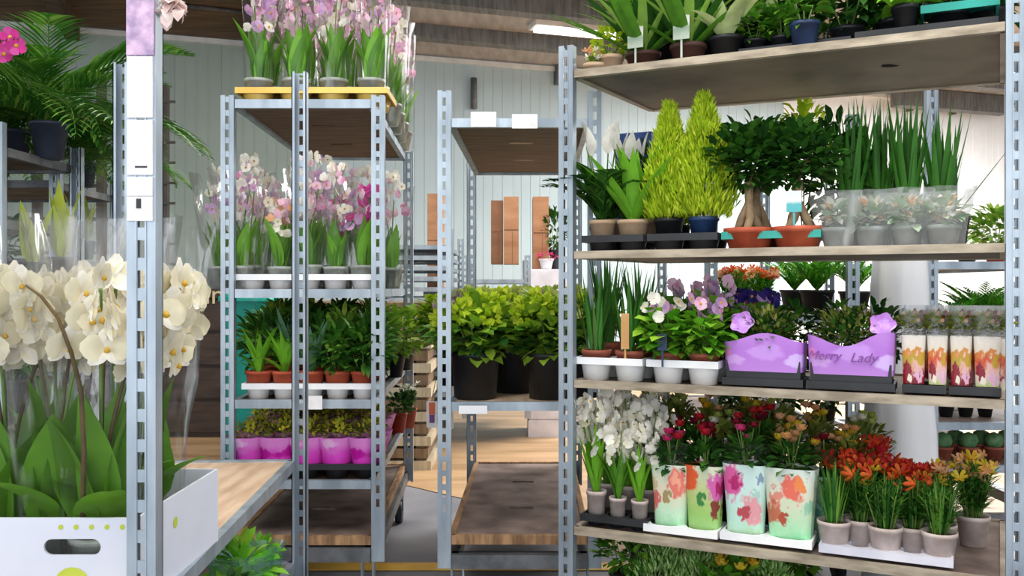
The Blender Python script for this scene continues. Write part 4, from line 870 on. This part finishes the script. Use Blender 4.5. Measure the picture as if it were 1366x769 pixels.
def leafy(fl, tagged=False, sp=.085, h=.15):
    t = T('flowering_pot_plant', 'plant'); t.add('pot', pot_mb(.046, .092, terra_b)); t.add('soil', soil_mb(.046, .092)); mb = MB().m(Lf['bright']); blob_leaves(mb, (0, 0, h), sp, sp, .06, 120, .05, .045, up=.1); mb.m(Lf['mid']); blob_leaves(mb, (0, 0, h-.02), sp*.8, sp*.8, .05, 60, .05, .045)
    t.add('foliage', mb, stuff=True); mb = MB(); 
    for k in range(14):
        a = R.uniform(0, 6.3); q = R.uniform(.01, .08); z = R.uniform(.2, .265); bloom(mb, (q*math.cos(a), q*math.sin(a), z), .021, R.choice(fl), Pt['core'] if k % 2 else None, R.uniform(3.6, 5.8), R.uniform(0, .9), 5, 1.0, .2)
        mb.m(stem_m); mb.tube([(0, 0, .1), (q*math.cos(a), q*math.sin(a), z)], .0016, 4, False)
    t.add('blooms', mb, stuff=True)
    if tagged: t.add('care_tag', tag_mb(.03, .05, .1, navyp, y=-.07))
    return t
la, lb, lc = leafy([Pt['lilac'], Pt['cream']], True), leafy([Pt['lilac'], Pt['pink'], Pt['lilac']]), leafy([Pt['purple'], Pt['purple'], Pt['lilac']])
la.put(w2[0][0], 'leafy plant with lilac and cream blooms and a blue tag', y_); lb.put(w2[0][1], 'leafy plant with pink-lilac blooms left of the purple sleeves', 1)
lb.put(w2[1][0], 'lilac blooming plant in the back left of the second white tray', 2, (1, 1, 1.15)); lb.put(w2[1][1], 'lilac blooming plant in the back right of the second white tray', 3, (1, 1, 1.2))
for i, (px, v) in enumerate(((985, .42), (1015, .46))): lc.put(D.at(px, v, S3+.002), f'dark purple pansy behind the first purple sleeve, {["left", "right"][i]} of two', i, (1, 1, 1.08))
lb.put(D.at(950, .62, S3+.002), 'pale lilac flowering plant behind the pansies', 0, (1, 1, 1.15))
tBr = T('spiky_brown_plant', 'plant'); tBr.add('pot', pot_mb(.045, .09, blackp)); straps_t(tBr, 'leaf', 14, .24, .014, Lf['brown'], (1.1, 1.5), (-.1, .4), .08, .02, 5, .3, .6, 3)
for px, v, l in ((880, .55, 'left'), (905, .6, 'middle'), (935, .85, 'right')): tBr.put(D.at(px, v, S3+.002), f'thin brown spiky plant on the third right shelf behind the lilac blooms, {l} one', px, 1)
purp = printm('purple_sleeve', [(0, 'c088dc'), (.5, 'b878d8'), (.9, 'c084dc')], [(.12, .3, .14, 'd0a0e4'), (.55, .5, .25, 'cc98ea'), (.95, .3, .18, 'd8b8f4'), (.02, .5, .12, 'dc88c8')], 5, .25)
purd = mat('purple_ink', '7a3a8c', '8c4a9c', .5)
def pack(w, wave, flapx, words=None):
    t = T('sleeved_plant_pack', 'plant'); dp = .13; n = 44; P = []
    for k in range(n):
        a = 2*PI*k/n; c, s = math.cos(a), math.sin(a); q = (abs(c)**8+abs(s)**8)**(-1/8); P.append((c*q, s*q))
    mb = MB().m(purp); vs = []
    for (zf, ex) in ((0, 0), (.5, .5), (1, 1)):
        for x, y in P:
            top = .1+wave(x) if y < .5 else .07
            vs.append((x*(w/2)*(.97+.03*ex), y*dp/2*(.9+.14*ex), .028+top*zf))
    mb.add(vs, [(i*n+k, i*n+(k+1) % n, (i+1)*n+(k+1) % n, (i+1)*n+k) for i in range(2) for k in range(n)], True); sl = t.add('sleeve', mb, label='lilac purple printed paper sleeve')
    mb = MB().m(blackp); mb.box(-w/2*.93, w/2*.93, -dp*.42, dp*.42, .002, .06); t.add('pot_tray', mb)
    mb = MB().m(Lf['dark']); blob_leaves(mb, (0, 0, .14), w*.42, dp*.5, .055, 260, .03, .014, up=.6); mb.m(Lf['olive']); blob_leaves(mb, (0, 0, .155), w*.42, dp*.5, .06, 320, .026, .011, up=.7); mb.m(Pt['mauve']); blob_leaves(mb, (0, 0, .17), w*.36, dp*.4, .045, 50, .014, .01, up=.8)
    t.add('foliage', mb, stuff=True)
    mb = MB().m(purp); r = .034; vs = [(flapx+r*(1+.12*math.cos(5*a))*math.cos(a), -.045+.02*math.sin(a), .172+r*(1+.12*math.cos(5*a))*math.sin(a)*.9) for a in [k*PI/12 for k in range(24)]]; c0 = (flapx, -.052, .172)
    mb.add(vs+[c0], [(k, (k+1) % 24, 24) for k in range(24)]); mb.v = [v for v in mb.v]; t.add('paper_flap', mb, label='round lilac paper flap of the sleeve')
    return t, dp
pw1 = dist(D.at(963, .04), D.at(1070, .04)); pw2 = dist(D.at(1075, .04), D.at(1193, .04))
t1_, dp = pack(pw1, lambda x: .014*math.cos((x-.1)*3.0), -pw1*.27)
t2_, dp = pack(pw2, lambda x: -.018*math.cos((x+.1)*3.4)+.006*x, pw2*.36)
put_tray(D, 963, 1071, .05, S3, 3, 1, .14, blackp, 'black tray under the first purple-sleeved pack', .03); put_tray(D, 1075, 1194, .05, S3, 3, 1, .14, blackp, 'black tray under the second purple-sleeved pack', .03)
def dpos(px0, px1, v, off, z): p, q = D.at(px0, v), D.at(px1, v); return ((p[0]+q[0])/2-math.sin(y_)*off, (p[1]+q[1])/2+math.cos(y_)*off, z)
t1_.put(dpos(963, 1071, .05, .07, S3+.022), 'heather in a lilac purple sleeve, left one of the pair on the third shelf', y_)
r2 = t2_.put(dpos(1075, 1194, .05, .07, S3+.022), 'heather in a lilac purple sleeve lettered Merry Lady, right one of the pair', y_)
sl = [c for c in r2.children if c.name.startswith('sleeve')][0]
text('Merry', .036, purd, sl, (-.07, -.0665, .07), shear=.35, ext=.0006, sx=1.0); text('Lady', .038, purd, sl, (.035, -.0665, .066), shear=.35, ext=.0006)
for i, (px, v) in enumerate(((985, .72), (1060, .6), (1120, .6), (1170, .6))): tDk.put(D.at(px, v, S3+.002), f'dark low shrub behind the purple sleeves, {ordn(i, 4)}', i, (.75, .75, .75))
redp = [printm(f'cream_red_sleeve_{i}', [(0, 'b8c47c' if i % 2 else '7a1420'), (.2, 'e8c8d0' if i % 2 else 'a01c28'), (.35, 'e8b49c'), (.5, 'd0482c' if i % 2 else 'b4a028'), (.66, 'd88840'), (.7, 'e4d8c4'), (1, 'efe6dc')],
        [(.25, .3, .2, '8c1428'), (.7, .2, .15, 'e0b0c8'), (.8, .5, .14, 'c49a28'), (.4, .1, .14, 'f0e4d0')], 7, .5) for i in range(4)]
put_tray(D, 1203, 1262, .06, S3, 2, 1, .12, blackp, 'black tray under the two left cream and red sleeves', .03); put_tray(D, 1266, 1336, .06, S3, 2, 1, .12, blackp, 'black tray under the two right cream and red sleeves', .03)
R.seed(21); fo2 = MB().m(Lf['olive']); blob_leaves(fo2, (0, 0, .165), .04, .035, .03, 90, .026, .014, up=.6); fo2.m(Pt['peach']); blob_leaves(fo2, (0, 0, .175), .036, .03, .02, 20, .016, .014, up=.8); fo2.m(Pt['dred']); blob_leaves(fo2, (0, 0, .18), .036, .03, .02, 18, .014, .012, up=.8); fo2 = fo2.mesh('foliage')
for i, (a, b) in enumerate(((1202, 1234), (1237, 1264), (1268, 1297), (1300, 1336))):
    w = dist(D.at(a, .06), D.at(b, .06)); t = T('sleeved_plant', 'plant'); t.add('sleeve', sleeve_mb(w*.45, w*.53, .135, redp[i], 28, .015, 5, sq=.9, yr=.9), label='cream, red and yellow printed sleeve'); t.add('foliage', fo2, stuff=True)
    t.add('clear_sleeve', sleeve_mb(w*.52, w*.66, .085, film('cellophane_white', '', 0, 0), 14, .12, 4, sq=.4, z0=.132)); t.put(dpos(a, b, .06, .06, S3+.03), f'small plant in a cream and red printed sleeve, {ordn(i, 4)} of four', y_)
for i, (px, v) in enumerate(((1235, .4), (1280, .42), (1325, .4))): t.put(D.at(px, v, S3+.002), f'wrapped plant standing behind the cream and red sleeves, {ordn(i, 3)}', i*.5, (1.2, 1.2, 1.12))
# shelf four
dk1 = put_tray(D, 774, 862, .03, S4, 3, 2, .2, blackp, 'black tray under the white flowers at the left of the fourth shelf', .042)
def whitefl(h, pm, lm, potm, ph=.1, pr=.03):
    t = T('white_flowering_plant', 'plant'); t.add('pot', pot_mb(pr, ph, potm, .8)); t.add('soil', soil_mb(pr, ph)); straps_t(t, 'leaf', 24, .21, .026, lm, (1.1, 1.5), (.0, .6), ph-.01, .01, 6, .25, .8)
    mb = MB().m(stem_m)
    for k in range(4): a = k*1.6; mb.tube([(0, 0, ph), (.015*math.cos(a), .015*math.sin(a), ph+h*.6), (.04*math.cos(a), .04*math.sin(a), ph+h)], .0025, 4)
    t.add('stem', mb); mb = MB()
    for k in range(48): a = R.uniform(0, 6.3); q = R.uniform(.02, .085); bloom(mb, (q*math.cos(a), q*math.sin(a), ph+h*R.uniform(.5, 1.1)), .021, pm, Pt['core'] if k % 3 == 0 else None, R.uniform(0, 6.3), R.uniform(-.4, .7), 5, .85, .25)
    t.add('blooms', mb, stuff=True); return t
wf = [whitefl(.26, Pt['white'], Lf['bright'], greyp), whitefl(.24, Pt['white'], Lf['mid'], greyp)]
for (c, k, l, s) in ((dk1[0][0], 0, 'leftmost in front, beside the rack post', 1.05), (dk1[0][1], 1, 'front middle in a slim pale pot', .9), (dk1[0][2], 0, 'front right in a slim pale pot', .88), (dk1[1][0], 1, 'back left', 1.12), (dk1[1][1], 0, 'back middle', 1.1), (dk1[1][2], 1, 'back right', 1.05)):
    wf[k].put(c, f'white flowering plant in the black tray, {l}', R.uniform(0, 6), s)
bagc = [([(0, '8ccf9c'), (.3, 'c0e0c0'), (.6, 'e0d4b8'), (1, 'd4e4d0')], [(.7, .75, .26, 'e07868'), (.7, .78, .13, 'f0a088'), (.1, .7, .12, 'c8b890'), (.15, .45, .16, 'cc6a64'), (.45, .5, .1, 'a08c60')]),
        ([(0, 'a0cc84'), (.3, '98c468'), (.6, 'b8c880'), (1, 'd8dcc0')], [(.15, .85, .26, 'd85a30'), (.85, .7, .26, 'd060a8'), (.92, .68, .12, 'a81c60'), (.8, .4, .12, '7c3428'), (.45, .5, .1, '3c8040')]),
        ([(0, 'b4d49c'), (.2, 'b8e0cc'), (.6, 'c8e4dc'), (1, 'd4ece4')], [(.25, .76, .25, 'd8609c'), (.75, .6, .1, 'a8d0c0'), (.3, .76, .12, 'b02468'), (.65, .4, .22, 'e09aa0'), (.5, .38, .12, 'b44850'), (.85, .85, .08, '8ca0b8')]),
        ([(0, '7cd49c'), (.25, 'b0e0b4'), (.6, 'dcdcc0'), (1, 'dce8dc')], [(.85, .5, .12, '98c8a8'), (.55, .76, .22, 'e8705c'), (.7, .8, .12, 'f08c4c'), (.25, .62, .14, 'e0907c'), (.2, .4, .16, 'c07050'), (.4, .35, .1, 'b05038')])]
wt1 = put_tray(D, 858, 957, .02, S4, 2, 1, .13, whitep, 'white tray under the two left rose sleeves', .035, cups=False); wt2 = put_tray(D, 960, 1083, .02, S4, 2, 1, .14, whitep, 'white tray under the two right rose sleeves', .038, cups=False)
def roses(z, cols, N=5, rx=.05, L=.045, lm='dark', nb=90):
    fo = MB().m(Lf[lm]); blob_leaves(fo, (0, 0, z), rx, rx*.8, .045, nb, L, .024, up=.4); fl = MB()
    for k in range(N):
        a = R.uniform(0, 6.3); q = rx*.8*math.sqrt(R.random()); zz = z+R.uniform(.03, .09); rose(fl, (q*math.cos(a), q*math.sin(a), zz), .024, R.choice(cols)); fl.m(stem_m); fl.tube([(0, 0, z-.05), (q*math.cos(a), q*math.sin(a), zz)], .002, 4, False)
    return fo, fl
R.seed(31)
rc = [[Pt['red'], Pt['hot']], [Pt['red'], Pt['dred']], [Pt['dred'], Pt['hot']], [Pt['peach'], Pt['yellow']]]; rn = ['red', 'dark red', 'dark red and pink', 'peach']
for i, (a, b, hh) in enumerate(((864, 912, .205), (910, 958, .21), (962, 1018, .225), (1018, 1084, .225))):
    w = dist(D.at(a, .03), D.at(b, .03)); t = T('sleeved_rose', 'rose'); pm = printm(f'rose_sleeve_{i}', *bagc[i], 9, .34)
    t.add('sleeve', sleeve_mb(w*.44, w*.56, hh, pm, 24, .03, 6, sq=.6, yr=.66), label='printed sleeve with painted roses'); fo, fl_ = roses(hh+.02, rc[i], rx=w*.42); t.add('foliage', fo, stuff=True); t.add('rose_blooms', fl_, stuff=True)
    if i in (0, 2): t.add('clear_sleeve', sleeve_mb(w*.52, w*.6, .07, cello, 14, .1, 3, yr=.7, z0=hh-.005))
    t.put(dpos(a, b, .02, .066, S4+.012), f'{rn[i]} roses in a rose-printed sleeve, {ordn(i, 4)} of four', y_)
t = T('sleeved_rose', 'rose'); t.add('sleeve', sleeve_mb(.04, .065, .2, printm('rose_sleeve_teal', [(0, '78b8a0'), (.5, 'a0d0bc'), (1, 'b8d8cc')], [(.6, .85, .15, 'c46880'), (.3, .5, .15, '5c9c84'), (.5, .6, .1, '6c6ca0')], 6, .4), 18, .06, 6), label='teal translucent printed sleeve')
fo, fl_ = roses(.21, [Pt['peach'], Pt['yellow'], Pt['dred']], 4, .055, lm='brown'); t.add('foliage', fo, stuff=True); t.add('rose_blooms', fl_, stuff=True); t.put(D.at(1100, .3, S4+.002), 'roses in a teal sleeve behind the rightmost rose sleeve', .3)
rb = []
for cols, lm in (([Pt['dred'], Pt['red']], 'dark'), ([Pt['yellow'], Pt['peach']], 'olive'), ([Pt['grn'], Pt['cream']], 'olive'), ([Pt['hot'], Pt['dred']], 'dark')):
    t = T('potted_rose', 'rose'); t.add('pot', pot_mb(.05, .1, blackp)); fo, fl_ = roses(.23, cols, 8, .075, .045, lm, 150); mb = fo; mb.m(stem_m); [mb.tube([(0, 0, .08), (.04*math.cos(a), .04*math.sin(a), .2)], .003, 4) for a in (0, 2, 4)]; t.add('foliage', fo, stuff=True); t.add('rose_blooms', fl_, stuff=True); rb.append(t)
nm_ = ['dark red', 'yellow and peach', 'pale green and cream', 'pink']
for i, (px, v, k, s) in enumerate(((885, .42, 3, 1.0), (925, .45, 0, 1.05), (965, .45, 2, 1.1), (1010, .42, 0, 1.15), (1050, .42, 1, 1.1), (900, .75, 2, 1.25), (860, .55, 2, 1.25), (950, .78, 1, 1.2), (1000, .78, 1, 1.25), (1040, .78, 2, 1.2), (1085, .72, 1, 1.15), (1130, .55, 1, 1.0), (1150, .8, 2, 1.1))):
    rb[k].put(D.at(px, v, S4+.002), f'{nm_[k]} potted rose bush behind the sleeves, {["nearer row", "far row"][v > .6]}, {["beside the white flowers", "left part", "left of centre", "centre", "right of centre", "left", "far left", "left half", "middle", "right half", "right end", "near the orange flowers", "behind the orange flowers"][i]}', i, (1, 1, s))
# orange flowers in pale pots
R.seed(51)
cr = put_tray(D, 1092, 1272, .02, S4, 5, 2, .25, mat('pale_tray', 'c4c4d4', 'e0e0ea', .35, 0, 6), 'pale tray of pinkish pots at the right of the fourth shelf', .035)
def pale(N, h, cols, fr, fprob=1, lm='grass', pots=.045, rad=.055, L=.05, nl=14, strp=0):
    t = T('potted_flower', 'plant'); t.add('pot', pot_mb(pots, .088, greyp, .78)); t.add('soil', soil_mb(pots, .088)); fo, fl = stems_flowers(int(N*1.3), h, rad, Lf[lm], cols, fr, .085, nl, L, .008, petals=6, cup=.9, fprob=fprob, wid=.5)
    if strp:
        fo.m(Lf['grass'])
        for k in range(strp): a = R.uniform(0, 6.3); q = R.uniform(0, .025); fo.leaf((q*math.cos(a), q*math.sin(a), .08), a, R.uniform(1.3, 1.56), (.15 if N > 10 else .17)*R.uniform(.7, 1.1), .008, R.uniform(-.1, .2), 4, .3, .6)
    t.add('foliage', fo, stuff=True)
    if fl.v: t.add('blooms', fl, stuff=True)
    return t
p0_ = pale(6, .09, [Pt['orange']], .02, 0, strp=70, nl=4, rad=.03); p1_ = pale(22, .16, [Pt['orange'], Pt['red'], Pt['orange']], .025, .6, L=.06, nl=22); p2_ = pale(22, .16, [Pt['yellow'], Pt['peach']], .022, .6, L=.06, nl=22); p3_ = pale(22, .14, [Pt['orange'], Pt['red'], Pt['yellow']], .024, strp=20, fprob=.35, L=.06, nl=20)
p4_ = pale(22, .12, [Pt['orange']], .024, .05, strp=50)
for c, t, l, s in ((cr[0][0], p0_, 'grassy plant with no blooms in front, leftmost', 1), (cr[0][2], p4_, 'green stemmed plant in the front middle', 1), (cr[0][4], p4_, 'green stemmed plant nearest at the right end', 1.0),
                   (cr[0][1], p3_, 'orange lilies second in front', 1.0), (cr[0][3], p3_, 'orange lilies fourth in front', .95), (cr[1][0], p1_, 'orange and red lilies back left', 1.0), (cr[1][1], p1_, 'orange and red lilies second at the back', 1.0),
                   (cr[1][2], p1_, 'orange and red lilies back middle', .98), (cr[1][3], p1_, 'orange and red lilies fourth at the back', .95), (cr[1][4], p2_, 'yellow lilies at the back right end', .92)):
    off = 0 if c in (cr[0][0], cr[0][2], cr[0][4]) or c in cr[1] else .05
    t.put((c[0]-math.sin(y_)*off, c[1]+math.cos(y_)*off, c[2]), f'{l} of the pale pots on the fourth shelf', R.uniform(0, 6), (1, 1, s))
p2_.put(D.at(1298, .5, S4+.002), 'yellow lilies standing behind the pale tray at the right', 1)
p1_.put(D.at(1160, .62, S4+.002), 'tallest orange lilies at the back beside the rose bushes', 1, (1, 1, 1.08))
# bottom shelf
R.seed(61)
tNd = T('needle_shrub', 'plant'); tNd.add('pot', pot_mb(.06, .1, blackp)); tNd.add('foliage', conifer(.17, .13, 900, leafm('leaf_needle', '5c9440', '9cc470', 'c4dc98'), .06), stuff=True)
lb5 = bushpot('potted_shrub', 'plant', .06, .1, blackp, .1, .07, .17, 200, .045, .03, Lf['mid']); ll5 = bushpot('potted_shrub', 'plant', .06, .1, blackp, .1, .06, .15, 200, .045, .035, Lf['bright'])
tOr = T('flowering_pot_plant', 'plant'); tOr.parts = list(lb5.parts); mb = MB(); [rose(mb, (.05*math.cos(k), .05*math.sin(k*2), .24), .028, Pt['yellow']) for k in range(5)]; tOr.add('blooms', mb, stuff=True)
for px, v, t, l, z in ((838, .25, lb5, 'dark leafy shrub at the left end', 1.15), (885, .25, tNd, 'pale needle-leaved shrub, left one', 1.1), (935, .25, tNd, 'pale needle-leaved shrub, middle one', 1.05), (982, .15, tOr, 'yellow-orange flowering plant', .85), (1030, .2, tNd, 'pale needle-leaved shrub, right one', .95),
                       (1082, .15, ll5, 'light green shrub, left of the pair', .75), (1128, .15, ll5, 'light green shrub, right of the pair', .7), (860, .65, lb5, 'dark shrub at the back left', 1.4), (910, .65, tNd, 'needle-leaved shrub at the back', 1.25), (1000, .6, lb5, 'dark shrub at the back centre', 1.2), (1060, .6, lb5, 'dark shrub at the back right', 1.1)):
    t.put(D.at(px, v, S5+.002), f'{l} on the bottom shelf of the right rack', px*.7, (1, 1, z))
# ------------------------------------------------------------------ E: behind the rack
tFe = T('potted_fern', 'fern'); tFe.add('pot', pot_mb(.07, .11, blackp)); palm(tFe, 24, .26, .06, Lf['fern'], .1, (.8, 1.5), (.5, 1.6), .014, 14)
for px, v, l, s in ((1090, .15, 'left', 1), (1140, .2, 'right', .95), (1060, .55, 'back', 1)): tFe.put(E1.at(px, v, 1.082), f'bright green fern on the trolley behind the right rack, {l} one', px, s)
fo, fl_ = stems_flowers(24, .13, .07, Lf['fern'], [Pt['orange'], Pt['peach']], .02, .09, 14, .05, .012); tGo = T('potted_flower', 'plant'); tGo.add('pot', pot_mb(.06, .09, terra)); tGo.add('foliage', fo, stuff=True); tGo.add('blooms', fl_, stuff=True)
for px, v, l in ((975, .1, 'left'), (1015, .15, 'right'), (990, .5, 'back')): tGo.put(E1.at(px, v, 1.082), f'grassy plant with peach flowers on the trolley behind the pansies, {l} one', px, (1, 1, .85))
for px, v, z, l in ((980, .2, .602, 'left'), (1040, .2, .602, 'middle'), (1100, .2, .602, 'right'), (1050, .6, .602, 'back')): tDk.put(E1.at(px, v, z), f'dark shrub on the middle shelf of the trolley behind the roses, {l} one', px, (1, 1, .9))
for px, v, l, s in ((1268, .1, 'left', .8), (1300, .15, 'middle', .9), (1335, .1, 'right', .9), (1310, .5, 'back', 1)): tFe.put(E2.at(px, v, .932), f'light green fern on the far right trolley, {l} one', px, s)
tB2.put(E2.at(1328, .15, 1.307), 'yellow-green leafy plant at eye level on the far right trolley', 0, (1, 1, .9)); tY.put(E2.at(1290, .6, 1.307), 'leafy plant behind on the top shelf of the far right trolley', 0, (.8, .8, .5))
tCa = T('potted_cactus', 'cactus'); tCa.add('pot', pot_mb(.04, .06, terra_b)); mb = MB().m(mat('cactus_skin', '3c6a40', '6c9460', .6, 0, 30)); mb.lathe([(.001, .05), (.03, .06), (.038, .085), (.03, .11), (.001, .122)], 14, jit=.06); tCa.add('body', mb)
for i in range(6): tCa.put(E2.at(1258+17*i, .1+.06*(i % 2), .452), f'small round cactus low on the far right trolley, {ORD[i]}', i)
for i in range(3): tD.put(E2.at(1262+26*i, .15, .632), f'low dark shrub above the cacti on the far right trolley, {ORD[i]}', i, .6)
